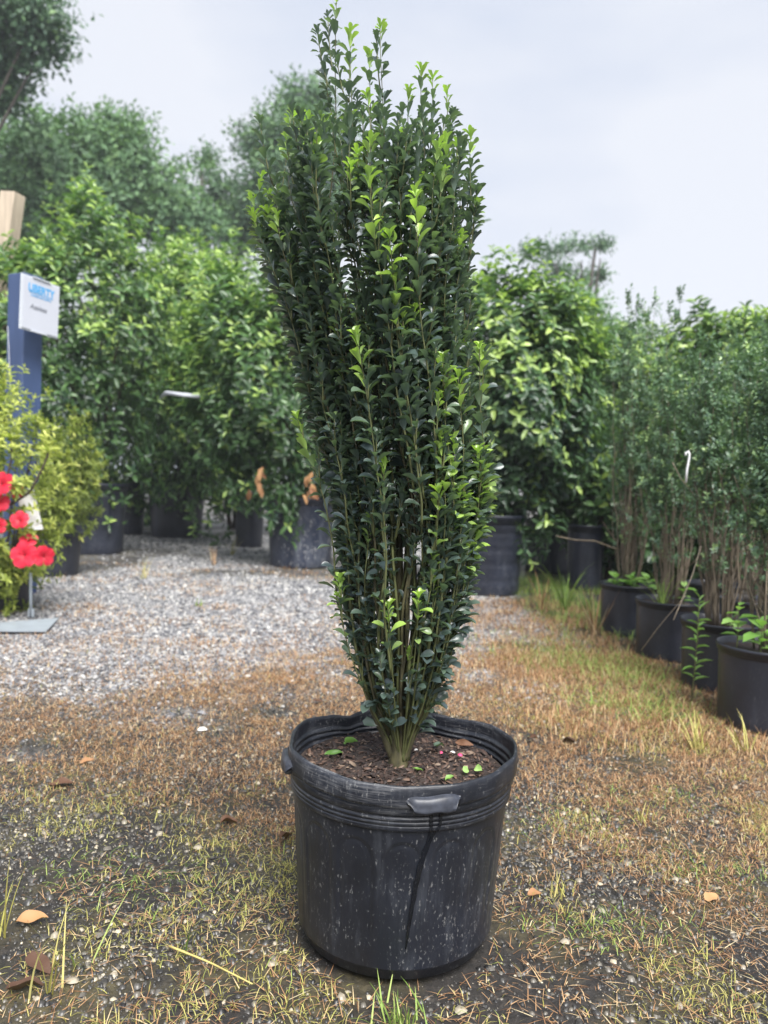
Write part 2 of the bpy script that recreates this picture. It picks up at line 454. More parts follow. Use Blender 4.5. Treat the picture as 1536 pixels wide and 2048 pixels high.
def zone_brown(x, y):
    n = fbm(x * 1.4, y * 1.4, 41); n2 = fbm(x * 5.5, y * 5.5, 43)
    b = smooth(1.55, 2.1, y + 1.1 * (n - 0.5) + 0.35 * smooth(-0.2, 0.9, x) ) * (1 - zone_gravel(x, y) * 0.93)
    left = smooth(-1.5, -0.7, x + 0.5 * (n - 0.5) - 0.0 * y)
    b = b * (0.55 + 0.45 * left)
    return b * smooth(0.28, 0.58, n2 + 0.08)
def zone_yellow(x, y):
    n = fbm(x * 2.6, y * 2.6, 61); n2 = fbm(x * 8, y * 8, 63)
    near = 1 - smooth(1.75, 2.35, y - 0.6 * smooth(0.3, 1.0, x))
    leftp = smooth(0.40, 0.62, n) * near
    rightp = smooth(0.25, 0.6, x) * smooth(0.34, 0.55, n) * (1 - smooth(2.2, 3.6, y))
    return np.clip(np.maximum(leftp, rightp), 0, 1) * smooth(0.3, 0.55, n2)

POT = at(800, 1490, 1.43); POT[2] = 0.0     # the main pot's foot on the ground

# ground sheet: dense near the camera, coarse to the horizon
def ground():
    s = np.concatenate([np.linspace(-110, -12, 9)[:-1], np.linspace(-12, -3.5, 18)[:-1], np.linspace(-3.5, 3.5, 180)[:-1], np.linspace(3.5, 12, 18)[:-1], np.linspace(12, 110, 9)])
    t = np.concatenate([np.linspace(-40, -2, 8)[:-1], np.linspace(-2, 0.7, 8)[:-1], np.linspace(0.7, 5, 150)[:-1], np.linspace(5, 14, 60)[:-1], np.linspace(14, 160, 12)])
    X, Y = np.meshgrid(s, t)
    Z = z_ground(X, Y)
    V = np.stack([X, Y, Z], -1).reshape(-1, 3)
    nx, ny = len(s), len(t)
    i = np.arange(ny - 1)[:, None] * nx + np.arange(nx - 1)[None, :]
    Q = np.stack([i, i + 1, i + nx + 1, i + nx], -1).reshape(-1, 4)
    g = zone_gravel(X, Y).ravel()
    far = np.hypot(X, Y).ravel() > 11
    g = np.where(far, 0.25, g)
    me = make_mesh("ground", V, [Q], M['ground'], True, {"gravel": g})
    tag(link("ground", me), "damp dark soil and gravel yard under the plants", None, None, "structure")
ground()

# stones
def stone_template(seed, k=5):
    r = np.random.default_rng(seed)
    a = np.arange(k) / k * 2 * np.pi + r.uniform(-.25, .25, k)
    rr = .5 * r.uniform(.85, 1.12, k)
    mid = np.stack([np.cos(a) * rr, np.sin(a) * rr, r.uniform(-.14, .02, k)], -1)
    top = np.stack([np.cos(a + .25) * rr * .62, np.sin(a + .25) * rr * .62, r.uniform(.24, .34, k)], -1)
    V = np.concatenate([mid, top])
    j = np.arange(k); n = (j + 1) % k
    Q = np.stack([j, n, k + n, k + j], -1)
    return V, ([np.concatenate([Q, [[4, 5, 6, 7]]])] if k == 4 else [Q, np.array([[k + q for q in range(k)]])])
STONES = [stone_template(s) for s in range(6)]
STONES_LOW = [stone_template(30 + s, 4) for s in range(5)]
def stones(name, x, y, size, mat, sink=0.1, tmpls=STONES):
    acc = Acc()
    idx = rng.integers(0, len(tmpls), len(x))
    for t in range(len(tmpls)):
        s = idx == t; n = int(s.sum())
        if not n: continue
        sz = size[s]
        sc = np.stack([sz * rng.uniform(.75, 1.3, n), sz * rng.uniform(.7, 1.15, n), sz * rng.uniform(.6, 1.1, n)], -1)
        az = rng.uniform(0, 2 * np.pi, n)
        nz = unit(np.stack([rng.normal(0, .22, n), rng.normal(0, .22, n), np.ones(n)], -1))
        fr = frames(np.stack([np.cos(az), np.sin(az), np.zeros(n)], -1), nz)
        fr = frames(fr[:, :, 1], nz)
        pos = np.stack([x[s], y[s], z_ground(x[s], y[s]) + sz * (0.12 - sink)], -1)
        V, Fs, k = scatter(tmpls[t], pos, fr, sc)
        acc.add(V, Fs)
    return acc.build(name, mat, None, True)

def in_view(x, y, m=0.15):
    return (np.abs(x) < (0.55 * y + m)) & (y > 0.95)
def rand_field(n, x0, x1, y0, y1):
    return rng.uniform(x0, x1, n), rng.uniform(y0, y1, n)
def not_pot(x, y, r=0.19):
    return np.hypot(x - POT[0], y - POT[1]) > r

xs, ys, ss = [], [], []
for (n, y0, y1, s0, s1) in ((52000, 2.3, 3.9, .010, .019), (46000, 3.9, 5.4, .012, .022), (34000, 5.4, 8.2, .016, .028), (8000, 8.2, 11.0, .026, .045)):
    xm = min(0.55 * y1 + .1, 5.0)
    x, y = rand_field(n, -xm, min(xm, 1.9), y0, y1)
    k = in_view(x, y, .1) & (rng.random(n) < zone_gravel(x, y) ** 1.3 * (.45 + .55 * smooth(.36, .56, fbm(x * 1.7, y * 1.7, 91))))
    xs.append(x[k]); ys.append(y[k]); ss.append(np.clip(rng.lognormal(np.log((s0 + s1) / 2.15), .30, k.sum()), s0 * .6, s1 * 1.9))
x, y, s = map(np.concatenate, (xs, ys, ss))
o = stones("gravel", x, y, s, M['gravel'], 0.05, STONES_LOW)
tag(o, "pale grey gravel spread across the nursery yard", "gravel", None, "stuff")
n = 100000
x, y = rand_field(n, -1.9, 1.9, 1.0, 3.4)
dens = (1 - .6 * zone_gravel(x, y)) * (0.28 + 0.6 * smooth(.46, .62, fbm(x * 2.2, y * 2.2, 77)) + .35 * smooth(-.5, -1.0, x) * smooth(1.9, 2.5, y))
k = in_view(x, y) & (rng.random(n) < dens) & not_pot(x, y)
x, y = x[k], y[k]; sz = np.clip(rng.lognormal(np.log(.0085), .38, len(x)), .004, .022)
gx, gy = rand_field(34000, -1.1, 1.1, 1.0, 1.95)
gk = in_view(gx, gy) & not_pot(gx, gy, .17) & (rng.random(len(gx)) < .2 + .7 * smooth(.4, .6, fbm(gx * 4, gy * 4, 151)))
gx, gy = gx[gk], gy[gk]; gs = rng.uniform(.0022, .0055, len(gx))
o = stones("pebbles", np.concatenate([x, gx]), np.concatenate([y, gy]), np.concatenate([sz, gs]), M['pebble'], 0.05, [stone_template(40 + q, 4) for q in range(6)])
tag(o, "dark wet pebbles bedded in the foreground soil", "pebbles", None, "stuff")

# short grass
def blades(acc, x, y, length, width, lean, zbase=None, az=None, curl=0.5):
    n = len(x)
    az = rng.uniform(0, 2 * np.pi, n) if az is None else az
    h = np.stack([np.cos(az), np.sin(az), np.zeros(n)], -1)
    up = np.array([0, 0, 1.0])
    side = np.stack([-np.sin(az), np.cos(az), np.zeros(n)], -1)
    z = z_ground(x, y) if zbase is None else zbase
    p0 = np.stack([x, y, z - 0.002], -1)
    l = length[:, None]
    d0 = np.cos(lean)[:, None] * up + np.sin(lean)[:, None] * h
    l2 = np.clip(lean + curl * rng.uniform(.2, 1.4, n), 0, 1.75)
    d1 = np.cos(l2)[:, None] * up + np.sin(l2)[:, None] * h
    p1 = p0 + d0 * l * .5; p2 = p1 + d1 * l * .5
    w = width[:, None] / 2
    V = np.stack([p0 - side * w, p0 + side * w, p1 - side * w * .8, p1 + side * w * .8, p2], 1)
    b = np.arange(n)[:, None] * 5
    acc.add(V.reshape(-1, 3), [b + np.array([[0, 1, 3, 2]]), b + np.array([[2, 3, 4]])])
def clumped(n, x0, x1, y0, y1, spread=.018, per=7):
    c = n // per
    cx, cy = rand_field(c, x0, x1, y0, y1)
    return (np.repeat(cx, per) + rng.normal(0, spread, c * per), np.repeat(cy, per) + rng.normal(0, spread, c * per))

acc = Acc()
x, y = clumped(350000, -1.9, 1.9, 1.0, 3.9, .02, 6)
d = zone_brown(x, y)
k = in_view(x, y) & (rng.random(len(x)) < d * .95 + .04 * smooth(1.4, 2.0, y) + .015) & not_pot(x, y)
x, y = x[k], y[k]; n = len(x)
far = 1 + .35 * smooth(2, 3.5, y)
blades(acc, x, y, rng.uniform(.012, .034, n) * far, rng.uniform(.0009, .0020, n) * far, rng.uniform(.35, 1.5, n), curl=1.1)
x, y = clumped(60000, -1.6, 1.9, 1.0, 3.6, .05, 12)       # thatch lying flat on the soil
k = in_view(x, y) & not_pot(x, y) & (rng.random(len(x)) < .62 * smooth(.46, .66, fbm(x * 2.3, y * 2.3, 101)) * (1 - .8 * zone_gravel(x, y))); x, y = x[k], y[k]; n = len(x)
blades(acc, x, y, rng.uniform(.012, .045, n), rng.uniform(.0009, .0019, n), rng.uniform(1.2, 1.52, n), curl=.12, zbase=z_ground(x, y) + rng.uniform(.003, .009, n))
x, y = clumped(12000, -2.4, 1.2, 3.1, 4.9, .05, 45)
k = in_view(x, y); x, y = x[k], y[k]; n = len(x)
blades(acc, x, y, rng.uniform(.015, .04, n), rng.uniform(.0014, .0028, n), rng.uniform(.2, 1.4, n), curl=.9)
x, y = clumped(10000, -3.2, 1.3, 3.0, 7.2, .06, 40)       # dry tufts among the gravel
k = in_view(x, y) & (rng.random(len(x)) < .9); x, y = x[k], y[k]; n = len(x)
blades(acc, x, y, rng.uniform(.02, .05, n), rng.uniform(.002, .004, n), rng.uniform(.1, 1.1, n), curl=.7)
x, y = clumped(16000, .55, 1.45, 2.4, 5.6, .04, 30)       # along the pots
k = in_view(x, y); x, y = x[k], y[k]; n = len(x)
blades(acc, x, y, rng.uniform(.02, .07, n), rng.uniform(.0015, .003, n), rng.uniform(.1, 1.0, n), curl=.7)
o = acc.build("dry_grass", M['dry_grass'], None, True)
tag(o, "short brown dead grass matted over the soil", "dry grass", None, "stuff")
acc = Acc()
x, y = clumped(110000, -1.7, 1.9, .95, 3.8, .02, 9)
d = zone_yellow(x, y)
k = in_view(x, y) & (rng.random(len(x)) < d * .95 + .03) & not_pot(x, y, .2)
x, y = x[k], y[k]; n = len(x)
blades(acc, x, y, rng.uniform(.014, .040, n), rng.uniform(.0010, .0020, n), rng.uniform(.2, 1.35, n), curl=1.0)
o = acc.build("yellow_grass", M['yellow_grass'], None, True)
tag(o, "sparse yellow green grass sprouting from dark soil", "grass", None, "stuff")
acc = Acc()
c1 = on_ground(1180, 1330); c2 = on_ground(1270, 1360)
for c, sx, sy, n in ((c1, .17, .16, 1000), (c2, .13, .14, 800), (on_ground(1240, 1410), .15, .12, 500), (on_ground(1330, 1600), .10, .07, 260), (on_ground(1150, 1640), .09, .06, 220), (on_ground(1420, 1740), .09, .05, 240), (on_ground(1200, 1850), .08, .04, 200), (on_ground(250, 1760), .12, .06, 260), (on_ground(1100, 1300), .22, .22, 700), (on_ground(1330, 1430), .12, .14, 420)):
    x = c[0] + rng.normal(0, sx, n); y = c[1] + rng.normal(0, sy, n)
    kk_ = .45 if c[1] < 2.4 else 1.0
    blades(acc, x, y, rng.uniform(.03, .10, n) * kk_, rng.uniform(.0018, .0035, n) * (.6 if kk_ < 1 else 1), rng.uniform(.5, 1.4, n), curl=.6)
x, y = clumped(5000, 1.0, 2.2, 4.2, 7.0, .06, 25)
n = len(x)
blades(acc, x, y, rng.uniform(.03, .12, n), rng.uniform(.002, .004, n), rng.uniform(.1, .9, n), curl=.7)
o = acc.build("green_grass", M['green_grass'], None, True)
tag(o, "pale green grass lying flat before the row of pots", "grass", None, "stuff")

# ------------------------------------------------------------------ pots
def lathe(profile, seg=96, center=(0, 0, 0), fn=None):
    P = np.asarray(profile, float)
    a = np.arange(seg) / seg * 2 * np.pi
    r = np.repeat(P[:, 0][:, None], seg, 1); z = np.repeat(P[:, 1][:, None], seg, 1)
    A = np.repeat(a[None, :], len(P), 0)
    if fn: r, z = fn(r, z, A, np.arange(len(P))[:, None])
    V = np.stack([r * np.cos(A), r * np.sin(A), z], -1).reshape(-1, 3) + np.asarray(center)
    i = np.arange(len(P) - 1)[:, None] * seg; j = np.arange(seg)[None, :]; k = (j + 1) % seg
    Q = np.stack([i + j, i + k, i + seg + k, i + seg + j], -1).reshape(-1, 4)
    return V, [Q]
def lump_disc(rad, z, amp, seed, seg=48, rings=12, dome=0.0):
    r = np.linspace(0.02, 1, rings) * rad
    a = np.arange(seg) / seg * 2 * np.pi
    Rr, A = np.meshgrid(r, a, indexing='ij')
    X, Y = Rr * np.cos(A), Rr * np.sin(A)
    Z = z + amp * (fbm(X * 28 / max(rad / .2, 1), Y * 28 / max(rad / .2, 1), seed) - .5) * 2 + dome * (1 - (Rr / rad) ** 2)
    V = np.stack([X, Y, Z], -1).reshape(-1, 3)
    i = np.arange(rings - 1)[:, None] * seg; j = np.arange(seg)[None, :]; k = (j + 1) % seg
    Q = np.stack([i + j, i + seg + j, i + seg + k, i + k], -1).reshape(-1, 4)
    V = np.concatenate([V, [[0, 0, z + dome]]])
    T = np.stack([np.arange(seg), (np.arange(seg) + 1) % seg, np.full(seg, len(V) - 1)], -1)
    return V, [Q, T]

def nursery_pot(label, loc, r_top, r_bot, h, mat, group, ribs=0, name="nursery_pot", lugs=(), tilt=(0, 0, 0), fill=0.82, cat="pot"):
    t = thing(name, label, cat, loc, group, tilt)
    seg = 72
    prof = []
    prof += [(0.01, .012), (r_bot * .9, .010), (r_bot * .97, 0.004), (r_bot, .018), (r_bot * 1.01, .05 * h / .4)]
    zs = np.linspace(.06 * h / .4, h * .90, 22)
    for z in zs:
        rr = r_bot + (r_top * .955 - r_bot) * z / h
        if ribs and (int(z / h * ribs * 6) % 6 == 5): rr -= .006
        prof.append((rr, z))
    prof += [(r_top * .965, h * .905), (r_top * .985, h * .91), (r_top * .985, h * .955), (r_top, h * .958), (r_top, h * .995),
             (r_top * .985, h), (r_top * .965, h * .99), (r_top * .945, h * .9), (r_top * .93, h * fill * .97)]
    link("pot_wall", Acc_mesh("pot_wall", lathe(prof, seg), mat), t)
    sv = lump_disc(r_top * .945, h * fill, .012, hash(label) % 97, 40, 8)
    link("potting_mix", Acc_mesh("potting_mix", sv, M['soil']), t)
    return t
def Acc_mesh(name, vf, mat, sm=True):
    a = Acc(); a.add(*vf); return a.mesh(name, mat, sm)

# ------------------------------------------------------------------ the main pot
HP, RT = 0.372, 0.223
def main_pot():
    t = thing("nursery_pot", "large scuffed black plastic nursery pot holding the tall boxwood in front", "pot", POT, None, (R(-.8), R(.6), 0))
    r0, r1 = .186, .2075
    prof = [(.01, .012), (.15, .012), (.168, .006), (.178, .012), (.184, .03)]
    zb = np.linspace(.034, .288, 96)
    prof += [(r0 + (r1 - r0) * z / .29, z) for z in zb]
    nb = len(prof)
    ring_pts = [(.2080, .2885), (.2082, .2890), (.2128, .2893), (.2132, .2900), (.2136, .2955), (.2136, .2960), (.2128, .2966), (.2128, .2990), (.2142, .2996), (.2143, .3040), (.2134, .3046), (.2134, .3068), (.2148, .3075), (.2149, .3120),
             (.2139, .3126), (.2140, .3170), (.2160, .3178), (.2172, .3190), (.2174, .3290), (.2172, .3296), (.2158, .3302), (.2158, .3330), (.2162, .3336), (.2215, .3342), (.2226, .3350), (.2231, .3400), (.2233, .3530), (.2229, .3640), (.2214, .3695), (.2196, HP),
             (.2168, HP + .0005), (.2150, .3695), (.2144, .3640), (.2142, .3500), (.2136, .3440), (.2118, .3436), (.2116, .3380), (.2126, .3374), (.2126, .3330), (.2100, .3325), (.2099, .3270), (.2108, .3265), (.2107, .3210), (.2085, .3205), (.2084, .3140), (.2094, .3135), (.2092, .3080), (.2070, .3070), (.2055, .2850), (.203, .26)]
    prof += ring_pts
    P = np.array(prof)
    def fn(r, z, A, row):
        # arched panels pressed into the wall
        n = 15
        u = ((A / (2 * np.pi) * n + .22) % 1 - .5) / .36
        top = .262
        c = np.clip((z - (top - .035)) / .035, 0, None)
        inside = np.sqrt(u ** 2 + c ** 2)
        groove = np.exp(-((inside - 1) / .10) ** 2) * .0021 * smooth(.03, .15, z)
        body = (row >= 5) & (row < nb)
        r = r - np.where(body, groove + .0012 * (1 - smooth(.85, 1.0, inside)) * smooth(.05, .14, z), 0)
        # dented lip
        up = smooth(.29, .37, z)
        ang = A - .0
        wav = .0045 * np.sin(3 * ang + .6) + .003 * np.sin(7 * ang + 1.9) + .0016 * np.sin(15 * ang)
        dent = -.011 * np.exp(-((ang - 2.15) / .10) ** 2) - .007 * np.exp(-((ang - .95) / .16) ** 2) - .006 * np.exp(-((ang - 1.62) / .07) ** 2)
        r = r + up * (wav * .7 + dent)
        z = z + up * (.0025 * np.sin(2 * ang + 1) + .0030 * np.sin(5 * ang) * (np.sin(ang) > 0) + .35 * dent)
        r = r * (1 + .008 * np.cos(2 * (A - .4)))
        return r, z
    link("pot_wall", Acc_mesh("pot_wall", lathe(P, 320, fn=fn), M['pot']), t)
    # grip lugs
    def lug(ang):
        acc = Acc()
        n = 15
        rows = []
        for s in np.linspace(-1, 1, n):
            wid = .049
            k = 1 - smooth(.66, 1.0, abs(s)) * .88
            dep = .022 * k
            zt, zb_ = .350 - .004 * (1 - k) + .0015 * math.sin(4 * s), .350 - .004 - .0175 * k + .0012 * math.sin(7 * s + 1)
            dep = .0150 * k * (1 - .12 * math.exp(-((s + .45) / .15) ** 2) - .12 * math.exp(-((s - .55) / .12) ** 2))
            mid_ = (zt + zb_) / 2
            sec = [(0.001, zt + .005), (dep * .55, zt + .004), (dep * .80, zt + .001), (dep * .94, mid_ + .004), (dep * 1.0 - .0015 * (1 - s * s), mid_ - .004), (dep * 1.0, zb_ + .004), (dep * .82, zb_), (0.001, zb_ - .001)]
            rows.append([(s * wid, q[0], q[1]) for q in sec])
        V = np.array(rows); m = V.shape[1]
        V2 = V.reshape(-1, 3)
        rad = RT - .002 + V2[:, 1]
        th = V2[:, 0] / RT + ang
        W = np.stack([rad * np.cos(th), rad * np.sin(th), V2[:, 2]], -1)
        i = np.arange(n - 1)[:, None] * m; j = np.arange(m - 1)[None, :]
        Q = np.stack([i + j, i + m + j, i + m + j + 1, i + j + 1], -1).reshape(-1, 4)
        caps = np.array([list(range(m - 1, -1, -1)), list(range((n - 1) * m, n * m))])
        acc.add(W, [Q, caps])
        return acc.mesh("handle", M['pot_lug'])
    for k in range(4):
        link("handle", lug(R(-90 + 13) + k * math.pi / 2), t)
    # the wet run below the front grip, and a pale scrape
    def strip(path, widths, mat, name, off):
        V = []
        for (th, z), w in zip(path, widths):
            rr = np.interp(z, P[5:nb + 29, 1], P[5:nb + 29, 0]) * (1 + .008 * math.cos(2 * (th - .4))) + off
            for s in (-.5, 0, .5):
                a = th + s * w / rr
                V.append((rr * math.cos(a), rr * math.sin(a), z))
        V = np.array(V); n = len(path)
        i = np.arange(n - 1)[:, None] * 3; j = np.arange(2)[None, :]
        Q = np.stack([i + j, i + j + 1, i + 3 + j + 1, i + 3 + j], -1).reshape(-1, 4)
        a = Acc(); a.add(V, [Q]); return a.build(name, mat, t)
    f0 = R(-90)
    zz = np.linspace(.288, .075, 60)
    th = f0 + np.interp(zz, [.075, .13, .20, .25, .275, .288], [.075, .10, .14, .19, .235, .245]) + .0015 * np.sin(zz * 160)
    ww = np.interp(zz, [.075, .10, .2, .288], [.002, .005, .009, .011]) * (1 + .1 * np.sin(zz * 230))
    strip(list(zip(th, zz)), ww, M['wet'], "water_streak", .0012)
    zz = np.linspace(.330, .262, 30)
    strip(list(zip(f0 + np.interp(zz, [.262, .30, .33], [.215, .30, .30]), zz)), np.full(30, .005), M['wet'], "water_streak", .0022)
    zz = np.linspace(.330, .279, 24)
    strip(list(zip(f0 + np.interp(zz, [.279, .30, .33], [.235, .225, .22]), zz)), np.full(24, .006), M['wet'], "water_streak", .0018)
    # soil
    V, Fs = lump_disc(.2095, .318, .007, 9, 96, 30, .008)
    s = link("potting_soil", Acc_mesh("potting_soil", (V, Fs), M['soil']), None)
    s.location = POT
    tag(s, "dark crumbly potting soil filling the front pot", "soil", None, "stuff")
    acc = Acc()
    n = 3200
    rr = .200 * np.sqrt(rng.random(n)); aa = rng.uniform(0, 2 * np.pi, n)
    pos = np.stack([rr * np.cos(aa), rr * np.sin(aa), .319 + .008 * (1 - (rr / .21) ** 2) + rng.uniform(-.003, .006, n)], -1)
    az = rng.uniform(0, 2 * np.pi, n)
    fr = frames(np.stack([np.cos(az), np.sin(az), rng.normal(0, .35, n)], -1), unit(np.stack([rng.normal(0, .4, n), rng.normal(0, .4, n), np.ones(n)], -1)))
    sz = rng.lognormal(np.log(.0085), .45, n)
    V, Fs, k = scatter(STONES[1], pos, fr, np.stack([sz * .5, sz, sz * .35], -1))
    acc.add(V, Fs)
    c = acc.build("bark_chips", M['chips'], s)
    c['kind'] = 'stuff'
    return t
M['pot_lug'] = plain_mat("worn_grip", (0.032, 0.036, 0.048), 0.42, 0.5, 50.0, bmp=0.15)
main_pot()
SOIL_Z = .326

# ------------------------------------------------------------------ the boxwood
def boxwood():
    root = thing("boxwood_shrub", "tall upright dark green boxwood growing in the scuffed pot in front", "shrub", (POT[0], POT[1], SOIL_Z - .01))
    base = LOC(root)
    tab = np.array([(1500, 786, 816), (1470, 776, 826), (1440, 762, 838), (1400, 742, 856), (1300, 712, 886), (1200, 690, 908), (1100, 686, 926), (1000, 670, 944), (900, 644, 944),
                    (800, 616, 936), (700, 590, 934), (600, 562, 938), (500, 522, 946), (420, 498, 950), (350, 512, 948), (250, 520, 945), (0, 520, 945)], float)
    P = np.array([[*at(l, y, POT[1])[[0]], *at(r, y, POT[1])[[0]], at((l + r) / 2, y, POT[1])[2]] for y, l, r in tab])
    zt = P[:, 2]; cx = (P[:, 0] + P[:, 1]) / 2; hw = (P[:, 1] - P[:, 0]) / 2
    body_top = np.array([(470, 430), (500, 415), (530, 372), (560, 350), (600, 305), (640, 225), (680, 150), (740, 145), (780, 195), (850, 205), (900, 255), (940, 325), (975, 430)], float)
    spikes = [(664, 8), (705, 72), (765, 58), (742, 120), (845, 138), (872, 165), (893, 190), (590, 238), (620, 240), (706, 240), (935, 278), (925, 295), (520, 360), (488, 408), (498, 440), (508, 470), (535, 395), (700, 130), (815, 185)]
    r = np.random.default_rng(5)
    stems = []                                    # (polyline, rho, young tip)
    zlo = SOIL_Z + .012
    def path(rho, th, z1, wig, z0=zlo, n=34):
        z = np.linspace(z0, z1, n)
        c = np.interp(z, zt, cx); w = np.interp(z, zt, hw)
        ph = r.uniform(0, 6.28, 4)
        grow = smooth(zlo, zlo + .3, z)
        X = c + w * rho * math.cos(th) + wig * grow * (np.sin(z * 9 + ph[0]) + .5 * np.sin(z * 23 + ph[1]))
        Y = POT[1] + w * rho * math.sin(th) * .92 + wig * grow * (np.sin(z * 8 + ph[2]) + .5 * np.sin(z * 21 + ph[3]))
        return np.stack([X, Y, z], -1)
    for px, py in spikes:
        tip = at(px, py, POT[1]); z1 = tip[2]
        c = np.interp(z1, zt, cx); w = np.interp(z1, zt, hw)
        u = np.clip((tip[0] - c) / w, -.97, .97)
        v = r.uniform(-.9, .7) * math.sqrt(1 - u * u)
        for z1 in np.arange(.9, 1.9, .008):
            if project((tip[0], POT[1] + v * w * .92, z1))[1] < py: break
        stems.append((path(math.hypot(u, v), math.atan2(v, u), z1, .003), math.hypot(u, v), True))
    k = 0
    while k < 62:
        rho = r.random() ** .42 * .99
        th = r.uniform(0, 2 * np.pi) if r.random() < .4 else r.uniform(-np.pi, 0)
        # where this stem would end
        extra = 12 + abs(r.normal(0, 75)) + (70 if rho > .9 else 0) * r.random()
        for z1 in np.arange(1.0, 1.8, .01):
            w_ = np.interp(z1, zt, hw)
            q = project((np.interp(z1, zt, cx) + w_ * rho * math.cos(th), POT[1] + w_ * rho * math.sin(th) * .92, z1))
            if q[1] < np.interp(q[0], body_top[:, 0], body_top[:, 1]) + extra: break
        if r.random() < .25: z1 = SOIL_Z + (z1 - SOIL_Z) * r.uniform(.45, .9)
        z0 = zlo if r.random() < .42 else zlo + r.uniform(.05, .36)
        stems.append((path(rho, th, z1, .008, z0=z0), rho, r.random() < .42)); k += 1
    for px, py, th in ((735, 1225, -1.75), (720, 1330, -1.9), (850, 1370, -1.2), (745, 1440, -1.9), (832, 1200, -1.35), (960, 985, -.25), (935, 905, -.5), (895, 880, -1.1), (905, 985, -.9), (780, 395, -1.5), (820, 500, -1.4), (850, 420, -1.2), (820, 570, -1.4), (930, 680, -.4), (710, 680, -1.8),
                      (668, 1180, -2.7), (640, 830, -2.9), (905, 750, -.8), (880, 720, -1.0), (970, 1010, -.2), (945, 960, -.35), (885, 885, -1.0), (932, 905, -.6), (868, 985, -1.2), (950, 905, -.4), (958, 1000, -.3), (952, 1055, -.45), (940, 1085, -.6), (925, 1000, -.75)):
        z1 = at(px, py, POT[1] - .15)[2]
        stems.append((path(1.19, th, z1, .004, z0=max(zlo, z1 - r.uniform(.35, .6))), 0.97, 2 if py < 1290 else False))
    tv = []; tn = {}
    # leaf placement -------------------------------------------------
    LP, LA, LN, LS, LT = [], [], [], [], []
    def leaves(poly, s0, young, dens=1.0, scale=1.0, spacing=.0150):
        d = np.linalg.norm(np.diff(poly, axis=0), axis=1); S = np.concatenate([[0], np.cumsum(d)])
        L = S[-1]; s = s0 + r.uniform(0, .02); az0 = r.uniform(0, np.pi)
        while s < L - .002:
            q = np.array([np.interp(s, S, poly[:, i]) for i in range(3)])
            q2 = np.array([np.interp(min(s + .01, L), S, poly[:, i]) for i in range(3)]); q1 = np.array([np.interp(max(s - .01, 0), S, poly[:, i]) for i in range(3)])
            tg = unit(q2 - q1)
            e = L - s
            tipn = max(0.0, 1 - e / .055)
            outw = np.array([q[0] - np.interp(q[2], zt, cx), q[1] - POT[1], 0]); outw = outw / max(np.linalg.norm(outw), 1e-6)
            hrel = np.clip((q[2] - SOIL_Z) / .75, 0, 1)
            cxq = np.interp(q[2], zt, cx); hwq = np.interp(q[2], zt, hw)
            mid = math.exp(-((q[0] - cxq - .01) / (.30 * hwq)) ** 2) * (1 - smooth(.62, .9, hrel)) * smooth(.05, .2, hrel)
            dd = dens * (.66 + .34 * smooth(.2, .9, hrel)) * (1 - .80 * mid)
            if e < .06: dd = max(dd, .95)
            for side in (0, np.pi):
                if r.random() > dd: continue
                a = az0 + side + r.normal(0, .25)
                h = np.array([math.cos(a), math.sin(a), 0])
                h = unit(h + .35 * outw)
                h = unit(h - tg * np.dot(h, tg))
                phi = (.72 - .32 * tipn) + r.normal(0, .30)
                ax = tg * math.cos(phi) + h * math.sin(phi)
                nm = tg * math.sin(phi) - h * math.cos(phi)
                nm = nm + r.normal(0, .36, 3)
                ln = scale * r.uniform(.018, .031) * (1 - .28 * tipn)
                wd = ln * r.uniform(.48, .62) * (1 - .22 * tipn)
                tone = r.uniform(.02, .26) if r.random() > .12 else r.uniform(.3, .5)
                if young: tone = max(tone, min(1, 1.08 - e / (.22 if young == 2 else .095)) * r.uniform(.75, 1.0))
                elif e < .03: tone = r.uniform(.2, .5)
                LP.append(q + h * .002); LA.append(ax); LN.append(nm); LS.append((wd, ln, ln)); LT.append(tone)
            az0 += np.pi / 2 + r.normal(0, .15)
            s += spacing * r.uniform(.75, 1.3) * (1 - .45 * tipn) * scale
        tg = unit(poly[-1] - poly[-2])
        for j in range(4):                      # the bud: a few upright leaves close the shoot
            a = az0 + j * np.pi / 2; h = np.array([math.cos(a), math.sin(a), 0]); phi = r.uniform(.2, .55)
            ln = scale * r.uniform(.015, .022)
            LP.append(poly[-1] - tg * .003 * (j // 2)); LA.append(tg * math.cos(phi) + h * math.sin(phi)); LN.append(tg * math.sin(phi) - h * math.cos(phi))
            LS.append((ln * .42, ln, ln)); LT.append(r.uniform(.85, 1.0) if young else r.uniform(.15, .5))
    for i, (poly, rho, young) in enumerate(stems):
        L = np.linalg.norm(np.diff(poly, axis=0), axis=1).sum()
        start = (.075 if rho > .85 else .16 + .45 * (1 - rho)) * r.uniform(.6, 1.5)
        if poly[0][2] > zlo + .02: start *= .35
        leaves(poly, min(start, L * .6), young, .72 if rho > .6 else .42, 1.15 if young == 2 else 1.0)
        rt = np.interp(L, [.3, 1.2], [.0018, .0036])
        rad = np.linspace(rt, .0006, len(poly))
        V, Fs = tube(poly - base, rad, 6)
        link("stem", Acc_mesh("stem", (V, Fs), M['twig'] if (i % 3 or rho > .9) else M['bark']), root)
        # side shoots
        for q in range(int(L / .125)):
            f = r.uniform(.34, .93); p0 = poly[int(f * (len(poly) - 1))]
            out = np.array([p0[0] - np.interp(p0[2], zt, cx), p0[1] - POT[1], 0])
            out = unit(out + r.normal(0, .05, 3) * np.array([1, 1, 0]))
            ln = max(.02, min(r.uniform(.05, .13), (poly[-1][2] - p0[2]) * .95))
            tt = np.linspace(0, 1, 7)[:, None]
            hw_here = np.interp(p0[2], zt, hw)
            room = max(0.0, hw_here - math.hypot(p0[0] - np.interp(p0[2], zt, cx), p0[1] - POT[1]))
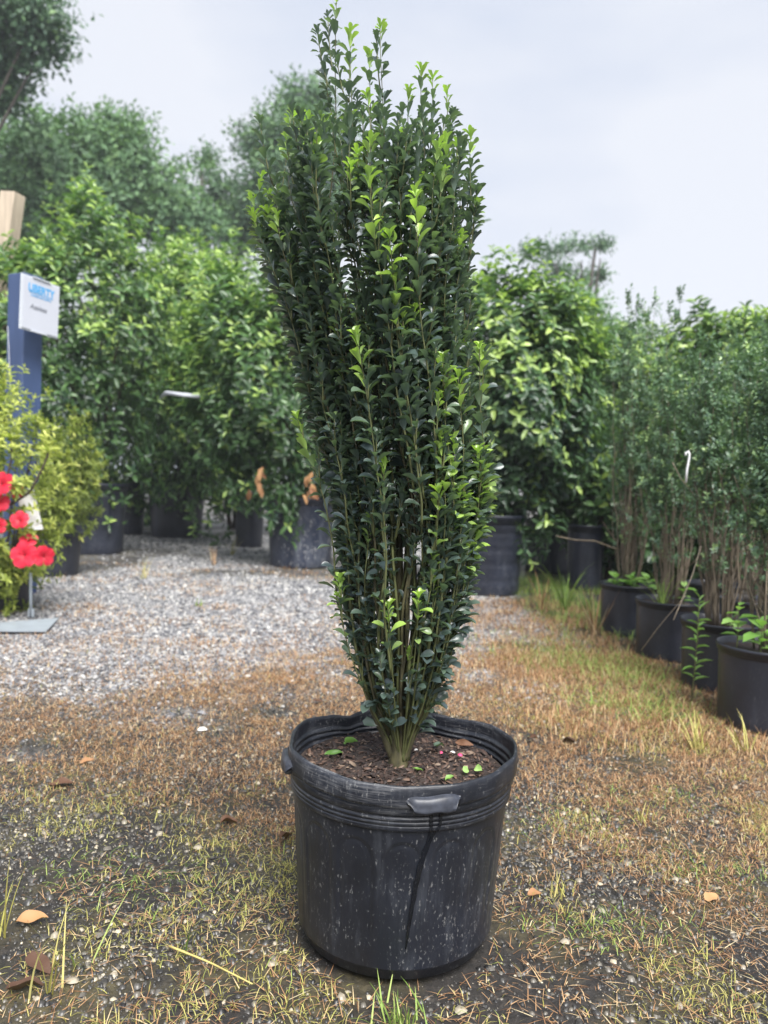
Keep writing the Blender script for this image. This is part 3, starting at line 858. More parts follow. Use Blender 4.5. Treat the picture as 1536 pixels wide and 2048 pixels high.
            sh = p0 + np.array([0, 0, 1.0]) * ln * tt + out * min(ln * .35, room * .8 + .006) * np.sqrt(tt)
            leaves(sh, .012, r.random() < .07, .9, .92)
            tv.append(tube(sh - base, np.linspace(.0016, .0009, 7), 5))
    acc = Acc()
    for V, Fs in tv: acc.add(V, Fs)
    o = acc.build("twigs", M['twig'], root); o['kind'] = 'stuff'
    # the woody base: a stool that forks into a few thick stems
    def woody(px_pts, r0, r1, dy):
        pts = np.array([at(a, b, POT[1] + d) for (a, b), d in zip(px_pts, np.linspace(0, dy, len(px_pts)))])
        n = 26; tt = np.linspace(0, 1, n); kk = np.linspace(0, 1, len(pts))
        Q = np.stack([np.interp(tt, kk, pts[:, i]) for i in range(3)], -1)
        for _ in range(4): Q[1:-1] = (Q[:-2] + 2 * Q[1:-1] + Q[2:]) / 4
        rad = (.78 * r0 * (1 - tt) ** 1.15 + .0008 + r1 * .3 * (1 - tt) + .30 * r0 * np.exp(-tt * 30)) * (1 + .10 * np.sin(tt * 31 + r0 * 900))
        link("trunk", Acc_mesh("trunk", tube(Q - base, rad, 10), M['bark']), root)
    woody([(796, 1545), (796, 1500), (793, 1420), (797, 1300), (800, 1150), (797, 960), (790, 780), (780, 560)], .021, .004, -.03)
    woody([(798, 1545), (800, 1500), (808, 1420), (806, 1280), (812, 1120), (830, 900), (850, 600)], .018, .004, .03)
    woody([(795, 1545), (786, 1500), (772, 1440), (752, 1340), (735, 1200), (722, 1000), (690, 760), (650, 500)], .015, .003, .02)
    woody([(796, 1545), (812, 1500), (835, 1440), (862, 1360), (890, 1230), (915, 1050), (920, 800)], .013, .003, -.04)
    woody([(795, 1545), (790, 1490), (785, 1400), (775, 1250), (770, 1050), (760, 800)], .014, .004, .05)
    woody([(797, 1545), (806, 1490), (822, 1400), (842, 1250), (862, 1050), (880, 760)], .012, .003, .06)
    woody([(796, 1545), (780, 1500), (762, 1460), (735, 1400), (712, 1300), (702, 1150), (690, 1000)], .009, .003, -.03)
    LP, LA, LN, LS, LT = map(np.array, (LP, LA, LN, LS, LT))
    fr = frames(LA, LN)
    # the 300 leaves that show largest are parts of their own
    facing = np.abs(np.einsum('ij,ij->i', fr[:, :, 2], unit(LP - CAM)))
    score = facing * LS[:, 0] * LS[:, 1] * np.exp(-(LP[:, 1] - POT[1] + .2) / .035)
    front = np.argsort(-score)[:300]
    bands = [(.0, .25), (.25, .5), (.5, 1.01)]
    protos = []
    for b, tone in enumerate((.10, .38, .85)):
        protos.append(make_mesh("leaf", LEAF_BOX[0], LEAF_BOX[1], M['boxwood'], True, {"tone": np.full(len(LEAF_BOX[0]), tone)}))
    for i in front:
        b = 0 if LT[i] < .25 else (1 if LT[i] < .6 else 2)
        o = bpy.data.objects.new("leaf", protos[b]); COL.objects.link(o); o.parent = root
        m = Matrix.Identity(4)
        for a in range(3):
            for c in range(3): m[a][c] = fr[i, a, c] * LS[i, c]
            m[a][3] = LP[i, a] - base[a]
        o.matrix_basis = m
    keep = np.ones(len(LP), bool); keep[front] = False
    acc = Acc()
    for tm, sel in ((LEAF_BOX_LITE, keep & (LP[:, 1] < POT[1] - .02)), (LEAF_BOX_BACK, keep & (LP[:, 1] >= POT[1] - .02))):
        V, Fs, k = scatter(tm, LP[sel] - base, fr[sel], LS[sel])
        acc.add(V, Fs, np.repeat(LT[sel], k))
    o = acc.build("foliage", M['boxwood'], root, True, "tone"); o['kind'] = 'stuff'
    print("boxwood leaves", len(LP))
boxwood()

# ------------------------------------------------------------------ shrubs and trees
def lump_dirs(u, seed):
    return 1 + .52 * (fbm(u[:, 0] * 2.3 + u[:, 2] * 1.7 + 9, u[:, 1] * 2.3 - u[:, 2] * 1.3 + 5, seed, 3) - .5) * 2
def crown(parent, name, center, radii, shoots, leaf, per, mat, tmpl=LEAF_MED, seed=1, young=.3, ang=(.7, 1.25), wide=.42, hollow=.5, up=.7, shoot_len=.0, droop=0.0, flat_bottom=None, tone0=.12, lump=1.0, n_objects=0):
    r = np.random.default_rng(seed)
    u = unit(r.normal(0, 1, (shoots, 3)))
    u = u[(u[:, 1] < .2) | (r.random(shoots) < .4)]; shoots = len(u)     # the far side is thinner
    rad = hollow + (1 - hollow) * r.random(shoots) ** .55
    rad *= 1 + (lump_dirs(u, seed) - 1) * lump
    stray = (r.random(shoots) < .10) & (u[:, 2] > -.2)
    rad = np.where(stray, rad * r.uniform(1.05, 1.24, shoots), rad)
    c = u * rad[:, None] * np.asarray(radii)
    if flat_bottom is not None: c[:, 2] = np.where(c[:, 2] < flat_bottom, flat_bottom + r.random(shoots) * (-flat_bottom) * 1.2, c[:, 2])
    d = unit(u * np.array([1, 1, .8]) + np.array([0, 0, up]) + r.normal(0, .28, (shoots, 3)))
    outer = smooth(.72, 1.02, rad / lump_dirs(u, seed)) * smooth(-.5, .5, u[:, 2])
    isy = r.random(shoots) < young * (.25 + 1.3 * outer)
    P, A, N, S, T = [], [], [], [], []
    for j in range(per):
        az = j * 2.399 + r.uniform(0, .7, shoots)
        ref = unit(np.cross(d, r.normal(0, 1, (shoots, 3)) * .05 + np.array([0.3, .95, .05])))
        bi = np.cross(d, ref)
        h = np.cos(az)[:, None] * ref + np.sin(az)[:, None] * bi
        fj = j / max(per - 1, 1)                     # 0 = lowest leaf, 1 = tip leaf
        phi = ang[1] + (ang[0] - ang[1]) * fj + r.normal(0, .18, shoots)
        ax = d * np.cos(phi)[:, None] + h * np.sin(phi)[:, None] + np.array([0, 0, -droop])
        nm = d * np.sin(phi)[:, None] - h * np.cos(phi)[:, None] + r.normal(0, .2, (shoots, 3))
        ln = leaf * r.uniform(.7, 1.2, shoots) * (1 - .3 * fj)
        pos = c + d * ((fj - .5) * (shoot_len or leaf * .9))[..., None] if np.ndim(fj) else c + d * (fj - .5) * (shoot_len or leaf * .9)
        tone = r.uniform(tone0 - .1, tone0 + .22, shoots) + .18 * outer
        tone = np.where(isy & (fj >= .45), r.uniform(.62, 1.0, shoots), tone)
        P.append(pos); A.append(ax); N.append(nm); S.append(np.stack([ln * wide * r.uniform(.85, 1.15, shoots), ln, ln], -1)); T.append(tone)
    P, A, N, S, T = map(np.concatenate, (P, A, N, S, T))
    P = P + np.asarray(center)
    fr = frames(A, N)
    V, Fs, k = scatter(tmpl, P, fr, S)
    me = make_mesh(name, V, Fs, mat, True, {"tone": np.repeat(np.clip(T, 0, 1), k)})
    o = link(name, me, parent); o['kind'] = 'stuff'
    return o
def limbs(parent, start, center, radii, n, r0, mat, seed, name="stem", spread=.05, sides=6):
    r = np.random.default_rng(seed + 500)
    for k in range(n):
        a = r.uniform(0, 6.28)
        b = np.array([math.cos(a), math.sin(a), 0]) * spread * r.random()
        u = unit(np.array([math.cos(a), math.sin(a), r.uniform(-.1, 1.1)]))
        e = np.asarray(center) + u * np.asarray(radii) * r.uniform(.5, .85)
        s = np.asarray(start) + b
        t = np.linspace(0, 1, 9)[:, None]
        P = s * (1 - t) + e * t + np.array([0, 0, 1.0]) * np.sin(t * np.pi) * .12 * np.linalg.norm(e - s) + r.normal(0, .01, (9, 3)) * np.linalg.norm(e - s) * .6
        link(name, Acc_mesh(name, tube(P, np.linspace(r0, r0 * .3, 9), sides), mat), parent)

def potted(label, px, py_base, width_px, top_py, shrub_label, shrub_name, mat, cen_px, cen_py, rad_px, shoots, leaf, per, pot_h=.9, seed=1, depth=None, ribs=0, pmat='pot_far', taper=.86, tmpl=LEAF_MED, pot_group="large pots along the back of the yard", shrub_group="evergreen shrubs in large pots at the back", stems=5, **kw):
    """a pot standing where the photograph shows it and the shrub that grows in it"""
    g = on_ground(px, py_base)
    Y = g[1] if depth is None else depth
    g = on_ground(px, py_base) if depth is None else np.array([at(px, py_base, Y)[0], Y, 0.0])
    r = width_px / 2 / F * Y
    h = at(px, top_py, Y)[2]
    g = np.array([g[0], Y + r, 0.0])
    nursery_pot(label, (g[0], g[1], -.004), r, r * taper, h, M[pmat], pot_group, ribs)
    s = thing(shrub_name, shrub_label, "shrub", (g[0], g[1], h * .8), shrub_group)
    base = LOC(s)
    Yc = g[1]
    cc = at(cen_px, cen_py, Yc) - base
    rr = np.array([rad_px[0] / F * Yc, rad_px[0] / F * Yc * .85, rad_px[1] / F * Yc])
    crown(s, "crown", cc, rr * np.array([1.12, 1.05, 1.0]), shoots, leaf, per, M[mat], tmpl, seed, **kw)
    limbs(s, (0, 0, 0), cc, rr, stems, .018, M['stem_dark'], seed)
    return s

# back left, from the sign post towards the boxwood
potted("broad black pot behind the flowering azalea, under the leafiest left shrub", 158, 1112, 140, 965,
       "tall broad glossy shrub behind the blue sign post", "camellia_shrub", 'camellia', 150, 725, (180, 300), 2100, .112, 6, seed=3, young=.42, stems=6)
potted("dark tapered pot between the left shrubs, partly behind hanging leaves", 335, 1078, 125, 945,
       "yellow green shrub in the gap left of the boxwood", "camellia_shrub", 'camellia', 345, 785, (165, 250), 2200, .112, 6, seed=8, young=.85, pmat='pot_dark', taper=.8)
potted("bluish black pot with pale smears left of the boxwood", 592, 1139, 148, 994,
       "dense shrub just left of the boxwood with brown dead leaves below", "camellia_shrub", 'camellia', 545, 785, (175, 250), 2200, .108, 6, seed=13, young=.4, pmat='pot_smear')
potted("narrow dark pot squeezed beside the smeared pot", 492, 1096, 62, 985,
       "bright green shrub behind the smeared pot", "camellia_shrub", 'camellia', 440, 770, (115, 240), 1500, .12, 6, seed=17, young=.9, pmat='pot_dark')
potted("small grey far pot between the two left pots", 250, 1070, 60, 965,
       "loose shrub with orange tinged tips behind the left row", "camellia_shrub", 'camellia', 400, 650, (120, 135), 1500, .14, 6, seed=19, young=.9)
# back right
potted("ribbed black pot right of the boxwood trunk", 985, 1195, 150, 1030,
       "large dark laurel with pale drooping tips right of the boxwood", "laurel_shrub", 'laurel', 1030, 805, (142, 255), 1900, .10, 7, seed=23, young=.5, ribs=5, pmat='pot_far', tmpl=LEAF_MED, droop=.25, hollow=.55)
potted("shadowed dark pot under the laurel branches", 1105, 1150, 105, 1040,
       "laurel behind the small leaved row with yellow new growth", "laurel_shrub", 'laurel', 1180, 845, (125, 190), 1400, .11, 7, seed=29, young=.4, pmat='pot_dark', droop=.2)
potted("grey pot lying in shade behind the row of small pots", 1180, 1130, 78, 1050,
       "tall large leaved shrub rising behind the row of small pots", "laurel_shrub", 'laurel', 1470, 770, (115, 150), 1100, .12, 7, seed=31, young=.5, depth=6.2, droop=.15)

# a row further back closes the view between the front shrubs
for i, (px, py, Y, rx, rz, lab, tipy) in enumerate((
        (30, 680, 12.0, 200, 255, "far shrub closing the view at the left edge", .5),
        (290, 730, 12.5, 170, 240, "far shrub seen between the two left pots", .5),
        (470, 740, 12.0, 120, 200, "far shrub seen above the smeared pot", .5),
        (690, 780, 11.0, 140, 190, "far shrub almost hidden behind the boxwood", .3),
        (880, 800, 11.0, 130, 190, "far shrub showing at the right side of the boxwood", .4),
        (1120, 780, 11.5, 150, 150, "far yellow green shrub above the laurel shoulder", .7),
        (1270, 790, 12.0, 140, 120, "far shrub in the dip between laurel and small leaved row", .6),
        (1480, 800, 11.0, 150, 120, "far shrub behind the right edge of the row", .4),
        (1215, 985, 6.6, 95, 105, "low shaded shrub behind the spiked shrub's bare stems", .1),
        (1350, 1000, 6.0, 95, 110, "low shaded shrub behind the hook tag", .1),
        (1480, 1000, 5.6, 95, 120, "low shaded shrub behind the right edge stems", .1))):
    c = at(px, py, Y)
    s = thing("background_shrub", lab, "shrub", (c[0], Y, 0), "shrubs in the far row")
    rr = np.array([rx / F * Y, rx / F * Y * .7, rz / F * Y])
    c[2] -= .18 * rr[2]; rr[2] *= 1.18
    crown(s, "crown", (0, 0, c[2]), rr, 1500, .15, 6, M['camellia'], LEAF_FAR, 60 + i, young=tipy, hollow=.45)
    limbs(s, (0, 0, 0), (0, 0, c[2]), rr, 3, .04, M['stem_dark'], 60 + i, "trunk", .15)

# trees beyond the yard
def tree(label, Y, blobs, seed, leaf=.22, trunk_px=None, mat='tree', group="trees beyond the nursery", dens=1.0, young=.3, tone0=.2, cover=1.0):
    base_px = trunk_px if trunk_px is not None else blobs[0][0]
    b = at(base_px, 960, Y)
    t = thing("tree", label, "tree", (b[0], Y, 0), group)
    r = np.random.default_rng(seed)
    top = None
    P = []
    for i, (px, py, rx, rz) in enumerate(blobs):
        c = at(px, py, Y + r.uniform(-.8, .8)) - LOC(t)
        rr = np.array([rx, rx * .9, rz]) / F * Y
        n = int(dens * 520 * (rx * rz / 4000.0) * (Y * leaf ** -1 / 100.0) ** .0)
        crown(t, "crown", c, rr, max(60, n), leaf, 5, M[mat], LEAF_FAR, seed * 10 + i, young=young, ang=(.5, 1.5), wide=.5, hollow=.25, up=.25, shoot_len=leaf * 2.2, tone0=tone0, lump=1.5)
        P.append(c)
    top = max(P, key=lambda q: q[2])
    tt = np.linspace(0, 1, 10)[:, None]
    pth = np.array([0, 0, -.1]) * (1 - tt) + top * tt + np.stack([.25 * np.sin(tt[:, 0] * 5), 0 * tt[:, 0], 0 * tt[:, 0]], -1)
    link("trunk", Acc_mesh("trunk", tube(pth, np.linspace(.22, .05, 10), 8), M['trunk']), t)
    for c in P:
        f = r.uniform(.35, .6)
        s = pth[int(f * 9)]
        q = s * (1 - tt) + (c * .95) * tt + np.array([0, 0, 1.]) * np.sin(tt * np.pi) * .3
        link("limb", Acc_mesh("limb", tube(q, np.linspace(.09, .025, 10), 6), M['trunk']), t)
    return t
tree("dark tree reaching down from the upper left corner", 17.0, [(10, 40, 90, 70), (85, 90, 50, 55), (15, 140, 70, 60), (70, 30, 60, 45), (10, 200, 45, 30)], 2, .20, -330, tone0=.12, dens=.8)
tree("broad rounded tree filling the left skyline", 21.0, [(90, 330, 110, 100), (215, 340, 110, 100), (300, 400, 95, 80), (40, 420, 120, 110), (160, 430, 120, 100), (370, 450, 75, 60), (240, 270, 60, 45)], 3, .24, 150, tone0=.3)
tree("slim tree seen through the sky gap left of the boxwood", 26.0, [(415, 320, 28, 28), (435, 375, 38, 40), (450, 430, 50, 40), (480, 470, 60, 40)], 4, .24, 450, tone0=.25, dens=.85)
tree("tall tree whose top shows beside the boxwood crown", 25.0, [(520, 285, 48, 50), (620, 210, 60, 55), (580, 290, 75, 60), (560, 370, 90, 60), (650, 300, 70, 70), (700, 400, 100, 80), (520, 440, 80, 60)], 5, .24, 580, tone0=.22)
tree("lone spreading tree above the right shrubs", 28.0, [(1060, 505, 30, 18), (1110, 500, 45, 22), (1165, 495, 42, 18), (1205, 490, 18, 10), (1110, 545, 45, 30), (1165, 560, 30, 25), (1200, 550, 16, 14), (1120, 600, 40, 35)], 6, .20, 1125, tone0=.2, dens=.75)
tree("yellowish feathery tree behind the laurel", 15.0, [(1165, 640, 50, 55), (1200, 680, 50, 45), (1130, 600, 40, 30), (1250, 690, 40, 30)], 7, .16, 1170, tone0=.5, young=.6, dens=.8)
tree("small far tree in the dip right of the laurel", 32.0, [(1255, 670, 24, 18), (1285, 690, 30, 20)], 9, .22, 1260, tone0=.2)

# ------------------------------------------------------------------ the small-leaved row on the right
def row_shrub(label, pot_label, px_left, py_base, Y, top_px, spread_px, seed, stems=16, leaves=5200, bare=.42, pot_group="small black pots in the right row", lean=0.0, spike=None):
    r = np.random.default_rng(seed)
    rad, h = .172, .31
    c = at(px_left, py_base, Y); cx = c[0] + rad
    loc = np.array([cx, Y, 0.0])
    nursery_pot(pot_label, (cx, Y, -.004), rad, rad * .9, h, M['pot_dark'], pot_group, name="small_pot", fill=.9)
    s = thing("holly_shrub", label, "shrub", (cx, Y, h * .88), "small leaved upright shrubs in the right row")
    base = LOC(s)
    topz = at(top_px[0], top_px[1], Y)[2]
    Hh = topz - base[2]
    sw = spread_px / F * Y
    P, A, N, S, T = [], [], [], [], []
    tops = []
    stems = int(stems * 1.5)
    for k in range(stems):
        a = r.uniform(0, 6.28); q = math.sqrt(r.random())
        b = np.array([math.cos(a), math.sin(a), 0]) * .055 * q
        hh = Hh * (r.uniform(.60, 1.0) if k % 4 else r.uniform(.92, 1.08))
        e = np.array([math.cos(a) * sw * q + lean, math.sin(a) * sw * q, hh])
        if spike and k == 0:
            sp = at(spike[0], spike[1], Y) - base; e = np.array([sp[0], 0, sp[2]])
        t = np.linspace(0, 1, 12)[:, None]
        pl = b * (1 - t) + e * t
        pl[:, :2] = b[:2] + (e[:2] - b[:2]) * (t ** .75)
        pl += r.normal(0, .009, (12, 3)) * np.array([1, 1, 0]) * np.sin(t * 3.0)
        link("stem", Acc_mesh("stem", tube(pl, np.linspace(.0046, .0006, 12) * r.uniform(.7, 1.15), 5), M['stem_grey']), s)
        tops.append(pl)
        # twigs and leaves along the upper part
        per = 12
        ns = int(leaves * 1.7) // stems // per
        f = bare + (1 - bare) * r.random(ns) ** .85
        f = np.where(r.random(ns) < .07, r.uniform(.2, bare, ns), f); f[:3] = 1.0
        pb_ = np.stack([np.interp(f, t[:, 0], pl[:, i]) for i in range(3)], -1)
        sd = unit(r.normal(0, 1, (ns, 3)) * np.array([1, 1, .25]) + np.array([0, 0, 1.0]) + np.where(f > .97, 3.0, 0.0)[:, None] * np.array([0, 0, 1.0]))
        sl = r.uniform(.05, .11, ns)
        if spike and k == 0: sl *= .6
        isy = r.random(ns) < .22
        for q_ in range(per):
            g_ = .15 + .85 * q_ / (per - 1)
            p = pb_ + sd * (sl * g_)[:, None]
            a_ = q_ * 2.4 + r.uniform(0, 1.2, ns)
            hx = unit(np.cross(sd, np.array([.2, .9, .1]))); hy = np.cross(sd, hx)
            h_ = np.cos(a_)[:, None] * hx + np.sin(a_)[:, None] * hy
            ph = 1.15 - .55 * (q_ > per - 4) + r.normal(0, .25, ns)
            P.append(p); A.append(sd * np.cos(ph)[:, None] + h_ * np.sin(ph)[:, None]); N.append(sd * np.sin(ph)[:, None] - h_ * np.cos(ph)[:, None] + r.normal(0, .25, (ns, 3)))
            ln = r.uniform(.015, .025, ns)
            S.append(np.stack([ln * .62, ln, ln], -1))
            T.append(np.where(isy & (q_ > per - 6), r.uniform(.55, .95, ns), r.uniform(.0, .42, ns)))
    P, A, N, S, T = map(np.concatenate, (P, A, N, S, T))
    V, Fs, k = scatter(LEAF_LOW, P, frames(A, N), S)
    o = link("foliage", make_mesh("foliage", V, Fs, M['holly'], True, {"tone": np.repeat(T, k)}), s); o['kind'] = 'stuff'
    # fine twiggy stems low down
    acc = Acc()
    for pl in tops:
        for q in range(2):
            i = r.integers(1, 6); p0 = pl[i]
            e = p0 + np.array([r.normal(0, .05), r.normal(0, .05), r.uniform(.1, .3)])
            tt = np.linspace(0, 1, 5)[:, None]
            acc.add(*tube(p0 * (1 - tt) + e * tt, np.linspace(.0026, .001, 5), 4))
    o = acc.build("twigs", M['stem_grey'], s); o['kind'] = 'stuff'
    return s, h, loc
row = []
row.append(row_shrub("upright small leaved shrub with a tall thin spike, nearest the laurel", "far end pot of the right row, hidden by dry stalks", 1196, 1290, 4.45, (1260, 640), 62, 71, 18, 6200, .40, spike=(1362, 592)))
row.append(row_shrub("thin bare stemmed shrub third from the front of the right row", "pot with a dark crease, third in the right row", 1268, 1320, 3.85, (1340, 730), 62, 72, 14, 5200, .46))
row.append(row_shrub("bare stemmed shrub with the white hook tag hanging on it", "second pot of the right row behind the tall weed", 1360, 1365, 3.28, (1450, 720), 78, 73, 20, 6500, .48))
row.append(row_shrub("twiggy shrub cut by the right edge of the picture", "nearest pot of the right row, cut by the picture edge", 1433, 1440, 2.78, (1570, 700), 80, 74, 16, 5600, .5))
row.append(row_shrub("shrub in the second rank behind the hook tag", "shaded pot in the second rank of the right row", 1440, 1300, 3.95, (1510, 690), 90, 75, 14, 6000, .42, pot_group="small black pots in the second rank"))
row.append(row_shrub("shrub in the second rank behind the thin spike", "hidden pot in the second rank behind the grassy one", 1370, 1270, 4.6, (1400, 690), 70, 76, 12, 5200, .38, pot_group="small black pots in the second rank"))

# ------------------------------------------------------------------ azaleas
def flower(parent, pos, face, size, seed):
    r = np.random.default_rng(seed)
    f = bpy.data.objects.new("flower", None); COL.objects.link(f); f.parent = parent; f.empty_display_size = .02
    f.location = [float(v) for v in pos]
    d = unit(np.asarray(face, float))
    ref = unit(np.cross(d, [0.1, .2, 1.0])); bi = np.cross(d, ref)
    for k in range(5):
        a = k * 2 * np.pi / 5 + r.normal(0, .1)
        h = math.cos(a) * ref + math.sin(a) * bi
        rows = np.linspace(.12, .97, 6); wd = np.array([.30, .48, .75, .95, .86, .5])
        V = [(0, 0, 0)]
        for t, w in zip(rows, wd):
            cup = .52 * t - .30 * t ** 2
            V += [((-.5 + c * .25) * w, t, cup + .075 * math.sin(c * 2.6 + k * 2 + t * 3) * t + .05 * abs(c - 2) * t * (1 if t < .6 else -.8)) for c in range(5)]
        V = np.array(V) * size
        Q = []
        for q in range(5):
            for c in range(4):
                i = 1 + q * 5 + c; Q.append((i, i + 1, i + 6, i + 5))
        T = [(0, 2 + c, 1 + c) for c in range(4)]
        fr = frames(np.array([h]), np.array([d]))[0]
        W = V @ fr.T
        me = make_mesh("petal", W, [np.array(Q), np.array(T)], M['petal'], True, {"tone": np.clip(r.uniform(.25, .6) + .45 * (V[:, 1] / size) - .1, 0, 1)})
        link("petal", me, f)
    tt = np.linspace(0, 1, 4)[:, None]
    for k in range(4):
        e = (d * .75 + ref * r.normal(0, .22) + bi * r.normal(0, .22) + np.array([0, 0, .12])) * size
        link("stamen", Acc_mesh("stamen", tube(e * tt, [.0016, .0012, .0012, .0024], 4), M['petal']), f)
    return f
Ya = 4.35
ca = at(10, 1010, Ya)
az = thing("azalea_shrub", "yellow green azalea with red flowers at the left edge", "shrub", (ca[0] - .12, Ya + .25, .26))
b = LOC(az)
crown(az, "crown", np.array([ca[0] - .08, Ya + .10, .66]) - b, (.38, .38, .70), 1350, .052, 7, M['azalea'], LEAF_POINT, 81, young=.55, hollow=.45, wide=.40, tone0=.35)
limbs(az, (0, 0, 0), np.array([ca[0] - .10, Ya + .22, .9]) - b, (.36, .34, .5), 7, .009, M['stem_dark'], 81)
for i, (px, py, dy, sz, fc) in enumerate(((50, 1110, -.32, .090, (.05, -1, .15)), (86, 1112, -.30, .072, (.7, -1, .0)), (58, 1082, -.24, .060, (.2, -.7, .8)), (40, 1040, -.30, .062, (.1, -1, .3)), (6, 968, -.32, .082, (-.1, -1, .3)), (0, 1005, -.30, .066, (.2, -1, .1)), (36, 985, -.26, .045, (.4, -1, .2)), (-2, 1052, -.28, .055, (.2, -1, .2)))):
    flower(az, at(px, py, Ya + .1 + dy) - b, fc, sz * .86, 300 + i)
# two twigs with leaves that stand out in front
for i, pts in enumerate((((20, 1010), (60, 985), (88, 930), (96, 905)), ((-5, 985), (15, 950), (24, 915), (22, 880)))):
    Q = np.array([at(x, y, Ya - .17) for x, y in pts]) - b
    tt = np.linspace(0, 1, 12); kk = np.linspace(0, 1, len(Q))
    Q = np.stack([np.interp(tt, kk, Q[:, j]) for j in range(3)], -1)
    link("branch", Acc_mesh("branch", tube(Q, np.linspace(.008, .004, 12), 6), M['stem_dark']), az)
    n = 9
    a = np.arange(n) * 2.4
    A = np.stack([np.cos(a), .6 * np.sin(a), .6 + 0 * a], -1)
    V, Fs, k = scatter(LEAF_POINT, np.repeat(Q[-1:], n, 0), frames(A, np.tile([0.1, -.4, 1.0], (n, 1)) - A * .3), np.tile([.026, .075, .075], (n, 1)))
    link("leaf_whorl", make_mesh("leaf_whorl", V, Fs, M['azalea'], True, {"tone": np.full(len(V), .62)}), az)
nursery_pot("black pot mostly hidden under the red flowers", (ca[0] - .14, Ya + .25, -.004), .18, .16, .26, M['pot_dark'], "pots of the azaleas")
Yb = 6.0
cb = at(98, 945, Yb)
az2 = thing("azalea_shrub", "flowerless olive azalea between the red flowers and the glossy shrub", "shrub", (cb[0] - .05, Yb + .2, .3))
b2 = LOC(az2)
crown(az2, "crown", np.array([cb[0], Yb + .2, cb[2] - .06]) - b2, (.34, .36, .47), 1000, .05, 7, M['azalea'], LEAF_POINT, 85, young=.2, hollow=.4, wide=.42, tone0=.18)
limbs(az2, (0, 0, 0), np.array([cb[0], Yb + .2, cb[2]]) - b2, (.34, .34, .4), 6, .009, M['stem_dark'], 85)
nursery_pot("shaded pot under the flowerless azalea", (cb[0] - .05, Yb + .2, -.004), .24, .2, .36, M['pot_dark'], "pots of the azaleas")

# ------------------------------------------------------------------ posts, sign, stand, pipe
def placed(name, vf, mat, parent, sm=False):
    return link(name, Acc_mesh(name, vf, mat, sm), parent)
Yp = 5.15
pt = at(52, 552, Yp); pb = at(42, 900, Yp)
bp = thing("sign_post", "thick blue painted wooden post holding the white plant sign", "post", (pb[0], Yp, 0))
hgt = pt[2]
V, Fs = box((0, 0, hgt / 2), (.160, .160, hgt), R(-24), .006)
V[:, 0] += (pt[0] - pb[0]) * V[:, 2] / hgt
placed("post_shaft", (V, Fs), M['blue_paint'], bp)
V, Fs = box((0, 0, 0), (.004, .0012, .42), R(-24)); V += np.array([-.055 + (pt[0] - pb[0]) * .72, -.098, hgt * .74])
V[:, 0] += -.05 * (V[:, 2] - hgt * .74)
placed("crack", (V, Fs), M['white_plastic'], bp)
# sign
sa = at(42, 538, 4.86); sb = at(119, 562, 5.16); sc_ = at(37, 640, 4.86)
wv = sb - sa; wv[2] = 0; W_ = np.linalg.norm(wv); wx = wv / W_
Hs = .36
sg = thing("plant_sign", "white plant name sign with blue lettering on the blue post", "sign", (sa + sb) / 2 + np.array([0, 0, -.05 - Hs / 2 + .02]))
ang = math.atan2(wx[1], wx[0])
sg.rotation_euler = (0, R(2), ang)
placed("sleeve", box((0, .006, 0), (W_, .006, Hs), 0, .001), M['clear'], sg)
placed("sheet", box((.004, -.001, 0), (W_ - .022, .004, Hs - .02), 0, .0005), M['paper'], sg)
placed("clip", box((0, -.004, Hs / 2 - .003), (.15, .014, .008), 0, .001), M['clear'], sg)
placed("clip", box((-.01, -.004, -Hs / 2 + .003), (.13, .014, .008), 0, .001), M['clear'], sg)
def text(body, size, x, z, mat, parent, name="lettering", bold=0.0, shear=0.0, sx=1.0):
    cu = bpy.data.curves.new(name, 'FONT'); cu.body = body; cu.size = size; cu.align_x = 'CENTER'; cu.offset = bold; cu.shear = shear; cu.extrude = .0004
    cu.materials.append(mat)
    tmp = bpy.data.objects.new(name, cu); COL.objects.link(tmp)
    me = bpy.data.meshes.new_from_object(tmp.evaluated_get(bpy.context.evaluated_depsgraph_get()))
    bpy.data.objects.remove(tmp); me.name = name
    o = bpy.data.objects.new(name, me); COL.objects.link(o); o.parent = parent
    o.location = (x, -.0042, z); o.rotation_euler = (R(90), 0, 0); o.scale = (sx, 1, 1)
    return o
text("LIBERTY", .068, .0, .085, M['cyan'], sg, bold=.0022, sx=.88)
text("LANDSCAPE SUPPLY", .020, .0, .052, M['cyan'], sg, bold=.0003, sx=.95)
placed("underline", box((0, -.0038, .076), (.20, .0014, .005)), M['cyan'], sg)
text("Azaleas", .046, -.02, -.03, M['ink'], sg, shear=.25)
# timber post at the edge
Yt = 8.3
p1 = at(26, 388, Yt); p0 = at(-70, 960, Yt)
tp = thing("timber_post", "leaning pale weathered timber post at the left edge", "post", (p0[0], Yt, 0))
V, Fs = box((0, 0, p1[2] / 2), (.19, .17, p1[2]), R(-15), .006)
V[:, 0] += (p1[0] - p0[0]) * V[:, 2] / p1[2]
V[:, 2] += np.where(V[:, 2] > p1[2] * .9, -.12 * (V[:, 0] - (p1[0] - p0[0])), 0)
placed("post_shaft", (V, Fs), M['raw_wood'], tp)
